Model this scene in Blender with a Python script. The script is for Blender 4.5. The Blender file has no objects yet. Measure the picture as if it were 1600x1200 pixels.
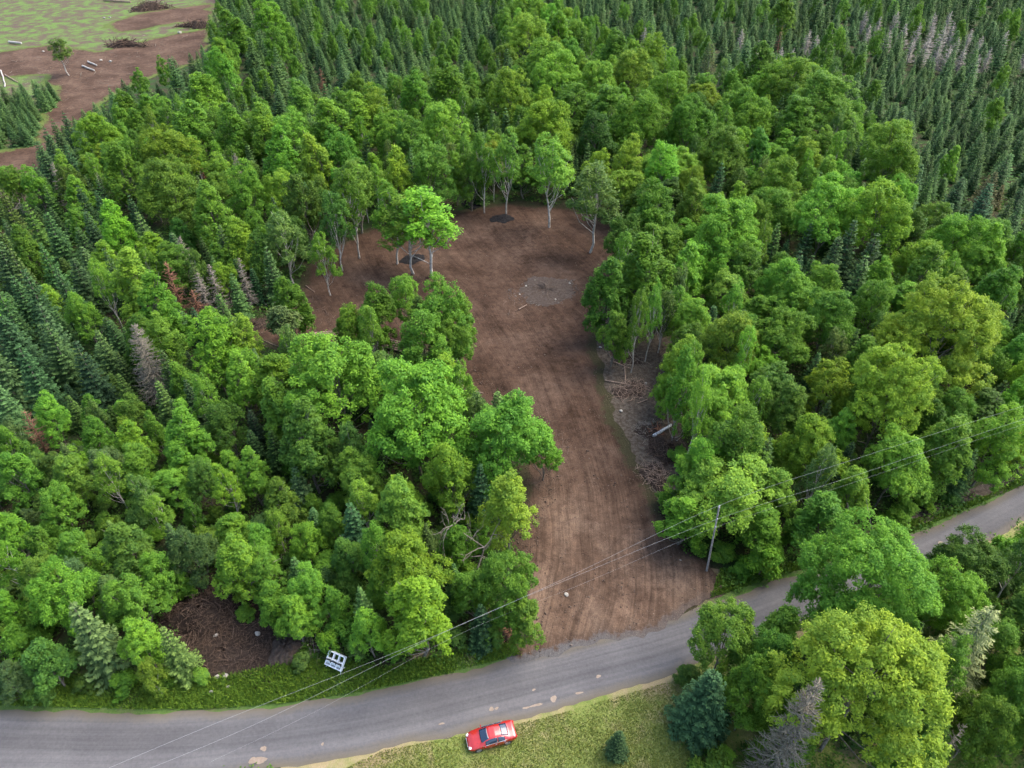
import bpy, bmesh, math, random
import numpy as np
from mathutils import Vector, Matrix
from mathutils.geometry import delaunay_2d_cdt

# ------------------------------------------------------------------ camera, sky, sun, exposure
C = bpy.context.scene
R = math.radians
F_PX, DEP, CAM_H = 1120.0, R(39.0), 68.0          # focal length in photo pixels, look-down angle, drone height
cam_d = bpy.data.cameras.new('drone_camera')
cam = bpy.data.objects.new('drone_camera', cam_d)
C.collection.objects.link(cam)
cam_d.sensor_width = 36; cam_d.lens = 36 * F_PX / 1600
cam_d.clip_start = 0.5; cam_d.clip_end = 3000
cam.location = (0, 0, CAM_H); cam.rotation_euler = (R(90) - DEP, 0, 0)
C.camera = cam

SUN_EL, SUN_AZ = 52.0, 68.0                       # azimuth clockwise from +Y (away from the camera)
w = bpy.data.worlds.new('World'); C.world = w; w.use_nodes = True
nt = w.node_tree; bg = nt.nodes['Background']
sky = nt.nodes.new('ShaderNodeTexSky'); sky.sky_type = 'NISHITA'; sky.sun_disc = False
sky.sun_elevation = R(SUN_EL); sky.sun_rotation = R(SUN_AZ)
sky.air_density = 1.0; sky.dust_density = 4.0; sky.ozone_density = 1.0
nt.links.new(sky.outputs[0], bg.inputs[0]); bg.inputs[1].default_value = 0.15
sl = bpy.data.lights.new('sun', 'SUN'); sl.energy = 0.85; sl.angle = R(50); sl.color = (1, .95, .86)
sun = bpy.data.objects.new('sun', sl); C.collection.objects.link(sun)
d = Vector((math.sin(R(SUN_AZ)) * math.cos(R(SUN_EL)), math.cos(R(SUN_AZ)) * math.cos(R(SUN_EL)), math.sin(R(SUN_EL))))
sun.rotation_euler = d.to_track_quat('Z', 'Y').to_euler()
C.view_settings.view_transform = 'Standard'; C.view_settings.look = 'None'
C.view_settings.exposure = 2.0; C.view_settings.gamma = 1
try:
    C.cycles.max_bounces = 6; C.cycles.diffuse_bounces = 4; C.cycles.glossy_bounces = 2
    C.cycles.transmission_bounces = 3; C.cycles.transparent_max_bounces = 4; C.cycles.use_denoising = True
    C.cycles.use_adaptive_sampling = True; C.cycles.adaptive_threshold = 0.02
except Exception: pass

rng = np.random.default_rng(11)
random.seed(11)

# ------------------------------------------------------------------ photo pixel <-> place
CD, SD = math.cos(DEP), math.sin(DEP)
def at(px, py, z=0.0):
    a = (px - 800) / F_PX; b = (600 - py) / F_PX
    dx, dy, dz = a, CD + b * SD, -SD + b * CD
    t = (z - CAM_H) / dz
    return Vector((dx * t, dy * t, z))
def px_of(x, y, z):
    vx, vy, vz = x, y, z - CAM_H
    dep = vy * CD - vz * SD; up = vy * SD + vz * CD
    return 800 + F_PX * vx / dep, 600 - F_PX * up / dep, dep
def inside(poly, x, y):
    r = False; n = len(poly); j = n - 1
    for i in range(n):
        xi, yi = poly[i]; xj, yj = poly[j]
        if (yi > y) != (yj > y) and x < (xj - xi) * (y - yi) / (yj - yi) + xi: r = not r
        j = i
    return r

# ------------------------------------------------------------------ object helpers
def link(o, parent=None):
    C.collection.objects.link(o)
    if parent: o.parent = parent
    return o
def tag(o, label=None, cat=None, group=None, kind=None):
    if label: o['label'] = label
    if cat: o['category'] = cat
    if group: o['group'] = group
    if kind: o['kind'] = kind
    return o
def empty(name, loc, rz=0):
    o = bpy.data.objects.new(name, None); o.location = loc; o.rotation_euler = (0, 0, rz); o.empty_display_size = .3
    return link(o)
def mesh_np(name, V, Fc, tint=None, smooth=False):
    V = np.asarray(V, np.float32); Fc = np.asarray(Fc, np.int32); n, k = Fc.shape
    me = bpy.data.meshes.new(name)
    me.vertices.add(len(V)); me.vertices.foreach_set('co', V.ravel())
    me.loops.add(n * k); me.loops.foreach_set('vertex_index', Fc.ravel())
    me.polygons.add(n); me.polygons.foreach_set('loop_start', np.arange(0, n * k, k, dtype=np.int32))
    if tint is not None:
        a = me.attributes.new('tint', 'FLOAT', 'FACE'); a.data.foreach_set('value', np.asarray(tint, np.float32))
    me.update(calc_edges=True); me.validate()
    if smooth: me.polygons.foreach_set('use_smooth', np.ones(n, bool)); me.update()
    return me
def obj(name, me, mat, parent=None, loc=None):
    if mat and not me.materials: me.materials.append(mat)
    o = bpy.data.objects.new(name, me)
    if loc is not None: o.location = loc
    return link(o, parent)

def nrm(v): return v / np.maximum(np.linalg.norm(v, axis=-1, keepdims=True), 1e-9)
def leaves(P, N, L, W, rg, T=None, fold=.18):
    """folded rhombic leaves: P centres, N normals, L lengths, W widths"""
    n = len(P); N = nrm(N)
    if T is None: T = rg.normal(size=(n, 3))
    T = nrm(T - N * np.sum(T * N, 1, keepdims=True)); B = np.cross(N, T)
    L = np.broadcast_to(np.asarray(L, float), n)[:, None]; W = np.broadcast_to(np.asarray(W, float), n)[:, None]
    f = N * W * fold
    V = np.stack([P - T * L / 2, P + B * W / 2 + f, P + T * L / 2, P - B * W / 2 + f], 1).reshape(-1, 3)
    return V, np.arange(4 * n).reshape(n, 4)
def sticks(P0, P1, r0, r1, k=5):
    """tapered prisms from P0 to P1"""
    P0 = np.asarray(P0, float); P1 = np.asarray(P1, float); n = len(P0)
    r0 = np.broadcast_to(np.asarray(r0, float), n)[:, None, None]; r1 = np.broadcast_to(np.asarray(r1, float), n)[:, None, None]
    D = nrm(P1 - P0); A = np.where(np.abs(D[:, 2:3]) > .9, np.array([[1., 0, 0]]), np.array([[0., 0, 1]]))
    U = nrm(np.cross(D, A)); W_ = np.cross(D, U)
    t = np.arange(k) * 2 * np.pi / k
    ring = U[:, None, :] * np.cos(t)[None, :, None] + W_[:, None, :] * np.sin(t)[None, :, None]
    V = np.concatenate([P0[:, None] + ring * r0, P1[:, None] + ring * r1], 1).reshape(-1, 3)
    b = np.arange(n)[:, None] * 2 * k; i = np.arange(k)[None]; j = (i + 1) % k
    Fc = np.stack([b + i, b + j, b + k + j, b + k + i], -1).reshape(-1, 4)
    return V, Fc
def join(parts):
    Vs, Fs, Ts, o = [], [], [], 0
    for p in parts:
        V, Fc = p[0], p[1]; t = p[2] if len(p) > 2 else np.zeros(len(Fc))
        Vs.append(V); Fs.append(Fc + o); Ts.append(np.broadcast_to(t, len(Fc))); o += len(V)
    return np.concatenate(Vs), np.concatenate(Fs), np.concatenate(Ts)
def polyline(pts, r0, r1, k=6):
    pts = np.asarray(pts, float); n = len(pts) - 1; r = np.linspace(r0, r1, n + 1)
    return sticks(pts[:-1], pts[1:], r[:-1], r[1:], k)

# ------------------------------------------------------------------ material helpers
def new_mat(name, rough=.8, spec=.25):
    m = bpy.data.materials.new(name); m.use_nodes = True
    b = m.node_tree.nodes['Principled BSDF']
    b.inputs['Roughness'].default_value = rough; b.inputs['Specular IOR Level'].default_value = spec
    return m, m.node_tree, b
def nd(t, typ, **kw):
    n = t.nodes.new(typ)
    for k, v in kw.items(): setattr(n, k, v)
    return n
def plain(name, col, rough=.6, metal=0, spec=.4, coat=0):
    m, t, b = new_mat(name, rough, spec)
    n = nd(t, 'ShaderNodeTexNoise'); n.inputs['Scale'].default_value = 6
    mx = nd(t, 'ShaderNodeMix', data_type='RGBA'); mx.inputs[0].default_value = 1
    mx.blend_type = 'MULTIPLY'; mx.inputs[6].default_value = (*col, 1)
    rp = nd(t, 'ShaderNodeMapRange'); rp.inputs[3].default_value = .85; rp.inputs[4].default_value = 1.12
    t.links.new(n.outputs[0], rp.inputs[0]); t.links.new(rp.outputs[0], mx.inputs[7]); t.links.new(mx.outputs[2], b.inputs['Base Color'])
    b.inputs['Metallic'].default_value = metal; b.inputs['Coat Weight'].default_value = coat
    return m
def ramp(t, fac, stops, interp='LINEAR'):
    r = nd(t, 'ShaderNodeValToRGB'); r.color_ramp.interpolation = interp
    e = r.color_ramp.elements
    while len(e) < len(stops): e.new(.5)
    for el, (p, c) in zip(e, stops):
        el.position = p; el.color = (*c, 1) if len(c) == 3 else c
    t.links.new(fac, r.inputs[0]); return r.outputs[0]
def noise(t, vec, scale, detail=6, rough=.6, dist=0):
    n = nd(t, 'ShaderNodeTexNoise'); n.inputs['Scale'].default_value = scale; n.inputs['Detail'].default_value = detail
    n.inputs['Roughness'].default_value = rough; n.inputs['Distortion'].default_value = dist
    if vec is not None: t.links.new(vec, n.inputs['Vector'])
    return n.outputs[0]
def mixc(t, fac, a, b, blend='MIX'):
    m = nd(t, 'ShaderNodeMix', data_type='RGBA'); m.blend_type = blend
    for s, v in ((0, fac), (6, a), (7, b)):
        if isinstance(v, (int, float)): m.inputs[s].default_value = v
        elif isinstance(v, tuple): m.inputs[s].default_value = (*v, 1)
        else: t.links.new(v, m.inputs[s])
    return m.outputs[2]
def mth(t, op, a, b=0.0, clamp=False):
    m = nd(t, 'ShaderNodeMath', operation=op); m.use_clamp = clamp
    for s, v in ((0, a), (1, b)):
        if isinstance(v, (int, float)): m.inputs[s].default_value = v
        else: t.links.new(v, m.inputs[s])
    return m.outputs[0]
def attr(t, name):
    a = nd(t, 'ShaderNodeAttribute'); a.attribute_name = name; return a
def bump(t, b, h, strength=.5, dist=.05):
    n = nd(t, 'ShaderNodeBump'); n.inputs['Strength'].default_value = strength; n.inputs['Distance'].default_value = dist
    t.links.new(h, n.inputs['Height']); t.links.new(n.outputs[0], b.inputs['Normal'])

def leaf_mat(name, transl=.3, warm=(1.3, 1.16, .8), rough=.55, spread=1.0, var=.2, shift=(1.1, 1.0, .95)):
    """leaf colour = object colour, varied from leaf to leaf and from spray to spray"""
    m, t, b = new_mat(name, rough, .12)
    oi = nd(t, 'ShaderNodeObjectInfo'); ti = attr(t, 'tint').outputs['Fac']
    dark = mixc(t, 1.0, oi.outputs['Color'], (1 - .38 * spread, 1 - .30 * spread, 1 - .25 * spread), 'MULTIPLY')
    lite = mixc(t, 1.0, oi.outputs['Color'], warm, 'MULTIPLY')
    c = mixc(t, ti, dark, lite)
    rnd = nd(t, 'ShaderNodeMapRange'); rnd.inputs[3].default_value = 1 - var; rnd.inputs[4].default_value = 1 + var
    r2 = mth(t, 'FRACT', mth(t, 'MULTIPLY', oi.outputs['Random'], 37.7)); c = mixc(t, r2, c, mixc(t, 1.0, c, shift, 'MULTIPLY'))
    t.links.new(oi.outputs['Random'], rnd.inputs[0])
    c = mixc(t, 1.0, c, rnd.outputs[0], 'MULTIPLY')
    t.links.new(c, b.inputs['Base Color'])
    tr = nd(t, 'ShaderNodeBsdfTranslucent'); t.links.new(c, tr.inputs[0])
    ms = nd(t, 'ShaderNodeMixShader'); ms.inputs[0].default_value = transl
    t.links.new(b.outputs[0], ms.inputs[1]); t.links.new(tr.outputs[0], ms.inputs[2])
    t.links.new(ms.outputs[0], t.nodes['Material Output'].inputs[0])
    return m
M = {}
M['leaf'] = leaf_mat('broad_leaves', .45)
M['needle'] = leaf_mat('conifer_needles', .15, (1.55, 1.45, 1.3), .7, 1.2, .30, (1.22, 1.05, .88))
M['grassblade'] = leaf_mat('grass_blades', .25, (1.7, 1.3, .9), .6, 1.3)
def bark(name, c1, c2, sc=3.0):
    m, t, b = new_mat(name, .85, .15)
    tc = nd(t, 'ShaderNodeTexCoord'); mp = nd(t, 'ShaderNodeMapping'); mp.inputs['Scale'].default_value = (2, 2, .8)
    t.links.new(tc.outputs['Object'], mp.inputs[0])
    n = noise(t, mp.outputs[0], sc, 5)
    t.links.new(ramp(t, n, [(.35, c1), (.65, c2)]), b.inputs['Base Color']); bump(t, b, n, .6, .03)
    return m
M['bark'] = bark('grey_bark', (.08, .07, .055), (.20, .18, .15))
M['birchbark'] = bark('pale_birch_bark', (.20, .18, .15), (.52, .49, .44), 2.2)
M['deadwood'] = bark('bleached_dead_wood', (.11, .092, .070), (.27, .24, .20))
M['palewood'] = bark('pale_dead_wood', (.20, .18, .15), (.40, .37, .32)); M['lichen'] = bark('lichen_grey_twigs', (.13, .115, .085), (.28, .255, .20))
M['redtwig'] = bark('rusty_dead_twigs', (.12, .06, .04), (.24, .12, .075))
M['root'] = bark('brown_torn_roots', (.030, .020, .015), (.125, .085, .06))
M['log'] = bark('cut_log_bark', (.10, .075, .06), (.30, .22, .17)); M['palelog'] = bark('peeled_pale_log', (.20, .19, .17), (.42, .40, .37)); M['chips'] = bark('dull_wood_chips', (.06, .045, .035), (.17, .125, .095))

# ================================================================== GROUND
def densify(poly, step, amp, rg, freq=.35):
    pts = []
    n = len(poly); ph = rg.uniform(0, 100, 6)
    for i in range(n):
        a = np.array(poly[i][:2], float); b = np.array(poly[(i + 1) % n][:2], float)
        L = np.linalg.norm(b - a); k = max(1, int(L / step))
        nv = np.array([-(b - a)[1], (b - a)[0]]) / max(L, 1e-6)
        for j in range(k):
            p = a + (b - a) * j / k
            q = p * freq
            o = math.sin(q[0] * 1.1 + q[1] * .7 + ph[0]) + .7 * math.sin(q[0] * 2.3 - q[1] * 1.9 + ph[1]) + .5 * math.sin(q[0] * 4.9 + q[1] * 5.3 + ph[2]) + .4 * rg.normal()
            pts.append(p + nv * o * amp * .5)
    return np.array(pts)
def seg_dist(P, A, B):
    out = np.full(len(P), 1e9); idx = np.zeros(len(P), int); tt = np.zeros(len(P)); side = np.zeros(len(P))
    for i in range(len(A)):
        ab = B[i] - A[i]; L2 = max(ab @ ab, 1e-9)
        t = np.clip(((P - A[i]) @ ab) / L2, 0, 1); q = A[i] + t[:, None] * ab
        dd = np.linalg.norm(P - q, axis=1); m = dd < out
        out[m] = dd[m]; idx[m] = i; tt[m] = t[m]
        side[m] = np.sign(ab[0] * (P[m, 1] - A[i][1]) - ab[1] * (P[m, 0] - A[i][0]))
    return out, idx, tt, side
def sheet(name, poly, z, mat, step=.8, grid=1.2, amp=.6, relief=None, center=None, freq=.35, seed=1):
    rg = np.random.default_rng(seed)
    B = densify(poly, step, amp, rg, freq); nb = len(B)
    x0, y0 = B.min(0); x1, y1 = B.max(0)
    gx, gy = np.meshgrid(np.arange(x0, x1, grid), np.arange(y0, y1, grid))
    G = np.stack([gx.ravel(), gy.ravel()], 1) + rg.uniform(-.3, .3, (gx.size, 2)) * grid
    bl = [tuple(p) for p in B]
    keep = np.array([inside(bl, p[0], p[1]) for p in G]); G = G[keep]
    dd = seg_dist(G, B, np.roll(B, -1, 0))[0]; G = G[dd > grid * .35]
    P = [Vector(p) for p in B] + [Vector(p) for p in G]
    r = delaunay_2d_cdt(P, [(i, (i + 1) % nb) for i in range(nb)], [], 1, 1e-4)
    V2 = np.array([tuple(v) for v in r[0]])
    sdv = seg_dist(V2, B, np.roll(B, -1, 0))[0]
    Z = np.full(len(V2), z)
    if relief is not None: Z = Z + relief(V2) * np.clip(sdv / 1.5, 0, 1)
    me = bpy.data.meshes.new(name)
    tris = []
    for f in r[2]:
        a, b, c = [V2[i] for i in f[:3]]
        cr = (b[0] - a[0]) * (c[1] - a[1]) - (b[1] - a[1]) * (c[0] - a[0])
        tris.append(tuple(f) if cr > 0 else tuple(reversed(f)))
    me.from_pydata([(p[0], p[1], zz) for p, zz in zip(V2, Z)], [], tris)
    a = me.attributes.new('edge', 'FLOAT', 'POINT'); a.data.foreach_set('value', sdv.astype(np.float32))
    if center is not None:
        Cn = np.array(center, float); dd, ix, tt, sd = seg_dist(V2, Cn[:-1], Cn[1:])
        L = np.linalg.norm(Cn[1:] - Cn[:-1], axis=1); cum = np.concatenate([[0], np.cumsum(L)])
        a = me.attributes.new('along', 'FLOAT', 'POINT'); a.data.foreach_set('value', (cum[ix] + tt * L[ix]).astype(np.float32))
        a = me.attributes.new('across', 'FLOAT', 'POINT'); a.data.foreach_set('value', (dd * sd).astype(np.float32))
    me.polygons.foreach_set('use_smooth', np.ones(len(me.polygons), bool))
    me.materials.append(mat)
    o = link(bpy.data.objects.new(name, me)); o['kind'] = 'structure'
    return o
def G(pts): return [tuple(at(x, y)[:2]) for x, y in pts]
def smooth_line(pts, n=6):
    P = [np.array(p, float) for p in pts]; P = [2 * P[0] - P[1]] + P + [2 * P[-1] - P[-2]]; out = []
    for i in range(1, len(P) - 2):
        for j in range(n):
            t = j / n
            out.append(.5 * ((2 * P[i]) + (-P[i-1] + P[i+1]) * t + (2 * P[i-1] - 5 * P[i] + 4 * P[i+1] - P[i+2]) * t**2 + (-P[i-1] + 3 * P[i] - 3 * P[i+1] + P[i+2]) * t**3))
    out.append(P[-2]); return out

def pos(t):
    g = nd(t, 'ShaderNodeNewGeometry'); return g.outputs['Position']
def tracks_vec(t, sx, sy, wb=3.0):
    cx = nd(t, 'ShaderNodeCombineXYZ')
    wob = mth(t, 'MULTIPLY', mth(t, 'SUBTRACT', noise(t, pos(t), .09, 2), .5), wb)
    t.links.new(mth(t, 'MULTIPLY', mth(t, 'ADD', attr(t, 'across').outputs['Fac'], wob), sx), cx.inputs[0])
    t.links.new(mth(t, 'MULTIPLY', attr(t, 'along').outputs['Fac'], sy), cx.inputs[1])
    return cx.outputs[0]

# forest floor
m, t, b = new_mat('forest_floor', .95, .1)
n1 = noise(t, pos(t), .25, 6); n2 = noise(t, pos(t), 2.2, 6, .7)
c = ramp(t, n2, [(.3, (.018, .015, .010)), (.5, (.035, .032, .017)), (.7, (.06, .05, .03))])
c = mixc(t, ramp(t, n1, [(.42, (0, 0, 0)), (.6, (1, 1, 1))]), c, (.022, .05, .012))
t.links.new(c, b.inputs['Base Color']); bump(t, b, n2, .8, .15); M['floor'] = m
# dirt
def dirt_mat(name, tracks=True, fringe=(.028, .030, .014), fw=2.6, k=1.0):
    m, t, b = new_mat(name, .95, .08)
    n1 = noise(t, pos(t), .10, 6, .62, .6); n2 = noise(t, pos(t), .9, 8, .75); n3 = noise(t, pos(t), 6.0, 6, .78)
    c = ramp(t, n1, [(.34, (.031 * k, .0185 * k, .0125 * k)), (.5, (.049 * k, .0305 * k, .0210 * k)), (.66, (.069 * k, .0455 * k, .0325 * k))])
    c = mixc(t, 1.0, c, ramp(t, n2, [(.3, (.52, .50, .49)), (.5, (1, 1, 1)), (.72, (1.42, 1.4, 1.36))]), 'MULTIPLY')
    h = n2; e = attr(t, 'edge').outputs['Fac']
    if tracks:
        tr = noise(t, tracks_vec(t, .7, .035, 1.6), 1.0, 4, .62, .2); tr2 = noise(t, tracks_vec(t, 3.0, .06, 1.6), 1.0, 4, .65, .3)
        msk = ramp(t, noise(t, pos(t), .16, 3), [(.42, (.05, .05, .05)), (.6, (.8, .8, .8))])
        low = mth(t, 'SUBTRACT', 1.25, mth(t, 'DIVIDE', attr(t, 'along').outputs['Fac'], 52.0), True)
        c = mixc(t, mth(t, 'ADD', .6, mth(t, 'MULTIPLY', low, .3)), c, mixc(t, 1.0, c, ramp(t, tr, [(.34, (.66, .64, .63)), (.5, (1, 1, 1)), (.68, (1.3, 1.28, 1.26))]), 'MULTIPLY'))
        c = mixc(t, mth(t, 'MAXIMUM', mth(t, 'MULTIPLY', msk, .6), mth(t, 'MULTIPLY', low, .7)), c, mixc(t, 1.0, c, ramp(t, tr2, [(.36, (.64, .63, .62)), (.5, (1, 1, 1)), (.64, (1.24, 1.23, 1.22))]), 'MULTIPLY'))
        h = mth(t, 'ADD', tr2, n2)
        al = attr(t, 'along').outputs['Fac']
        dry = mth(t, 'MULTIPLY', mth(t, 'SUBTRACT', 1.0, mth(t, 'DIVIDE', al, 34.0), True), mth(t, 'ADD', .45, n1))
        c = mixc(t, mth(t, 'MULTIPLY', dry, 1.15, True), c, mixc(t, 1.0, c, (1.9, 2.05, 2.1), 'MULTIPLY'))
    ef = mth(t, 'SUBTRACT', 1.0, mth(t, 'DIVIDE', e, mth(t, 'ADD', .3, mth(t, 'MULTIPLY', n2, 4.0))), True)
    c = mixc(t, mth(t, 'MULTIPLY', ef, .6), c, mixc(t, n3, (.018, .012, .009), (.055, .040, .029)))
    g_ = mth(t, 'SUBTRACT', mth(t, 'MULTIPLY', n2, 2.0), mth(t, 'DIVIDE', e, fw)); g_ = mth(t, 'MULTIPLY', mth(t, 'SUBTRACT', g_, .35), 4.0, True)
    if tracks: g_ = mth(t, 'MULTIPLY', g_, mth(t, 'DIVIDE', mth(t, 'SUBTRACT', attr(t, 'along').outputs['Fac'], 14.0), 6.0, True))
    c = mixc(t, mth(t, 'MULTIPLY', g_, .75), c, fringe)
    if tracks:
        rb = mth(t, 'SUBTRACT', mth(t, 'MULTIPLY', n2, 3.2), mth(t, 'MULTIPLY', e, 1.1)); rb = mth(t, 'MULTIPLY', mth(t, 'SUBTRACT', rb, .55), 2.2, True)
        rb = mth(t, 'MULTIPLY', rb, mth(t, 'SUBTRACT', 1.0, mth(t, 'DIVIDE', attr(t, 'along').outputs['Fac'], 12.0), True))
        c = mixc(t, rb, c, (.074, .071, .071))
    c = mixc(t, 1.0, c, ramp(t, n3, [(.3, (.66, .64, .63)), (.5, (1, 1, 1)), (.74, (1.4, 1.38, 1.35))]), 'MULTIPLY')
    vo = nd(t, 'ShaderNodeTexVoronoi'); vo.inputs['Scale'].default_value = 3.4; t.links.new(pos(t), vo.inputs['Vector'])
    sp = mth(t, 'LESS_THAN', vo.outputs['Distance'], .13)
    sp = mth(t, 'MULTIPLY', sp, mth(t, 'GREATER_THAN', noise(t, pos(t), .5, 3), .48))
    c = mixc(t, mth(t, 'MULTIPLY', sp, .5), c, (.17, .14, .115))
    t.links.new(c, b.inputs['Base Color']); bump(t, b, h, .6, .12)
    return m
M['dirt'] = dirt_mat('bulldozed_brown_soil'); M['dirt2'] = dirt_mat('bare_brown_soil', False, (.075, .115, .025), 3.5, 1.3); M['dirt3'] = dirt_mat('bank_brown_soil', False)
# gravel road
m, t, b = new_mat('grey_gravel_road', .9, .2)
n1 = noise(t, pos(t), .2, 4); n2 = noise(t, pos(t), 3.0, 8, .75); n3 = noise(t, pos(t), 14, 4, .8)
tr = noise(t, tracks_vec(t, .6, .012, .5), 1.0, 2, .5); tr2 = noise(t, tracks_vec(t, 2.6, .02, .4), 1.0, 3, .6)
c = ramp(t, n1, [(.3, (.070, .069, .073)), (.7, (.090, .089, .092))])
c = mixc(t, 1.0, c, ramp(t, tr, [(.32, (.78, .78, .79)), (.5, (1, 1, 1)), (.66, (1.2, 1.19, 1.18))]), 'MULTIPLY')
c = mixc(t, 1.0, c, ramp(t, tr2, [(.34, (.88, .88, .88)), (.5, (1, 1, 1)), (.68, (1.09, 1.09, 1.09))]), 'MULTIPLY')
c = mixc(t, 1.0, c, ramp(t, n2, [(.3, (.82, .82, .82)), (.7, (1.16, 1.15, 1.13))]), 'MULTIPLY')
e = attr(t, 'edge').outputs['Fac']
ef = mth(t, 'SUBTRACT', 1.0, mth(t, 'DIVIDE', e, mth(t, 'ADD', .2, mth(t, 'MULTIPLY', n2, 1.7))), True)
c = mixc(t, mth(t, 'MULTIPLY', ef, .8), c, (.10, .084, .056))
t.links.new(c, b.inputs['Base Color']); bump(t, b, mth(t, 'ADD', n2, mth(t, 'MULTIPLY', n3, .5)), .5, .05); M['road'] = m
# lawn, verge, field
def grass_mat(name, cols, soil, amount):
    m, t, b = new_mat(name, .9, .15)
    n1 = noise(t, pos(t), .22, 5, .65, .5); n2 = noise(t, pos(t), 2.4, 8, .75); n3 = noise(t, pos(t), 11, 4, .8)
    c = ramp(t, n2, [(.28, cols[0]), (.5, cols[1]), (.72, cols[2])])
    e = attr(t, 'edge').outputs['Fac']
    ef = mth(t, 'SUBTRACT', 1.0, mth(t, 'DIVIDE', e, mth(t, 'ADD', .6, mth(t, 'MULTIPLY', n1, amount[0]))), True)
    f = mth(t, 'ADD', mth(t, 'MULTIPLY', ef, amount[1]), mth(t, 'MULTIPLY', mth(t, 'SUBTRACT', n1, amount[2]), amount[3]), True)
    c = mixc(t, f, c, mixc(t, n2, soil, tuple(v * 1.4 for v in soil)))
    c = mixc(t, 1.0, c, ramp(t, n3, [(.3, (.7, .7, .7)), (.7, (1.3, 1.3, 1.3))]), 'MULTIPLY')
    t.links.new(c, b.inputs['Base Color']); bump(t, b, mth(t, 'ADD', n2, n3), .6, .08)
    return m
M['lawn'] = grass_mat('dry_mown_grass', ((.07, .11, .024), (.125, .155, .038), (.17, .175, .066)), (.19, .152, .085), (4.5, 1.0, .50, 4.0))
M['verge'] = grass_mat('rough_verge', ((.032, .066, .014), (.055, .10, .022), (.085, .12, .032)), (.085, .068, .042), (2.2, 1.0, .52, 4.0))
M['field'] = grass_mat('rough_field_grass', ((.040, .075, .016), (.075, .130, .026), (.12, .17, .045)), (.06, .042, .031), (16, .7, .41, 6.0))

bm = bmesh.new()
xs = np.linspace(-900, 900, 37); ys = np.linspace(-300, 1500, 37)
vv = [[bm.verts.new((x, y, -.03)) for x in xs] for y in ys]
for i in range(36):
    for j in range(36): bm.faces.new((vv[i][j], vv[i][j+1], vv[i+1][j+1], vv[i+1][j]))
me = bpy.data.meshes.new('ground'); bm.to_mesh(me); bm.free()
o = obj('ground', me, M['floor']); o['kind'] = 'structure'

ROAD_UP = [(-160, 1092), (0, 1107), (100, 1112), (200, 1115), (330, 1112), (450, 1103), (560, 1085), (700, 1055), (815, 1025), (940, 998), (1080, 955), (1200, 913), (1310, 878), (1420, 838), (1500, 805), (1600, 758), (1760, 688)]
ROAD_LO = [(1800, 722), (1640, 795), (1560, 838), (1480, 880), (1380, 925), (1230, 985), (1060, 1050), (960, 1082), (830, 1120), (700, 1150), (600, 1172), (450, 1200), (300, 1218), (100, 1228), (-160, 1224)]
road_c = smooth_line(G([(-160, 1158), (0, 1167), (200, 1170), (400, 1157), (600, 1125), (820, 1070), (1050, 1010), (1240, 942), (1440, 860), (1600, 776), (1780, 705)]))
sheet('verge', G([(-160, 1080), (0, 1050), (60, 1040), (240, 1030), (330, 990), (420, 985), (470, 985), (540, 1030), (600, 1040), (720, 1010), (790, 985), (850, 985), (900, 1010), (1060, 985), (1110, 925), (1100, 890), (1160, 890), (1240, 880), (1330, 840), (1420, 800), (1480, 785), (1580, 745), (1760, 660), (1800, 720), (1600, 800), (1400, 890), (1200, 965), (900, 1060), (600, 1130), (300, 1160), (-160, 1170)]), 0.0, M['verge'], amp=.5, seed=2)
sheet('lawn', G([(430, 1210), (470, 1185), (600, 1155), (700, 1130), (830, 1100), (960, 1065), (1060, 1035), (1230, 970), (1400, 900), (1480, 860), (1600, 800), (1800, 800), (1800, 1300), (1300, 1500), (300, 1500), (380, 1250)]), 0.005, M['lawn'], amp=.5, seed=3)
road_o = sheet('road', G(ROAD_UP + ROAD_LO), .02, M['road'], amp=.25, grid=.9, center=road_c, freq=.5, seed=4)
DIRT = [(470, 430), (505, 392), (545, 366), (600, 350), (660, 345), (720, 328), (800, 316), (880, 322), (960, 350), (990, 375), (960, 440), (940, 500), (930, 545), (945, 590), (962, 640), (985, 700), (1010, 740), (1024, 780), (1046, 830), (1080, 870), (1124, 905), (1135, 925), (1090, 955), (1000, 988), (930, 1010), (860, 1026), (800, 1036), (770, 1005), (800, 960), (800, 900), (800, 820), (820, 760), (800, 700), (760, 650), (700, 610), (690, 550), (640, 540), (560, 550), (480, 555), (380, 540), (370, 505), (430, 490), (460, 460)]
dirt_c = smooth_line(G([(940, 1030), (958, 940), (960, 850), (935, 720), (890, 600), (835, 505), (775, 440), (720, 385), (690, 340)]))
def dirt_relief(P):
    x, y = P[:, 0], P[:, 1]
    return .10 + .06 * np.sin(x * .9 + y * .4) + .05 * np.sin(x * .5 - y * .8) + .03 * np.sin(x * 2.2 + y * 1.7)
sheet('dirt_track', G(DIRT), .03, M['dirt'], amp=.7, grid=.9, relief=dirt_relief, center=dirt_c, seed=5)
# scrubby cleared strip right of the track
m, t, b = new_mat('leaf_litter_and_chips', .95, .1)
n2 = noise(t, pos(t), 1.6, 8, .75); n3 = noise(t, pos(t), 9, 5, .8)
c = ramp(t, n2, [(.3, (.022, .017, .012)), (.46, (.046, .037, .028)), (.60, (.085, .072, .058)), (.70, (.05, .048, .03)), (.8, (.045, .07, .02))])
c = mixc(t, 1.0, c, ramp(t, n3, [(.3, (.6, .6, .6)), (.7, (1.4, 1.4, 1.4))]), 'MULTIPLY')
t.links.new(c, b.inputs['Base Color']); bump(t, b, n2, .8, .15); M['litter'] = m
sheet('cleared_strip', G([(900, 490), (925, 480), (1000, 500), (1060, 540), (1060, 600), (1070, 680), (1090, 750), (1085, 840), (1060, 850), (1015, 790), (995, 745), (970, 700), (945, 640), (930, 590), (915, 545)]), .015, M['litter'], amp=.5, seed=6)
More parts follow.
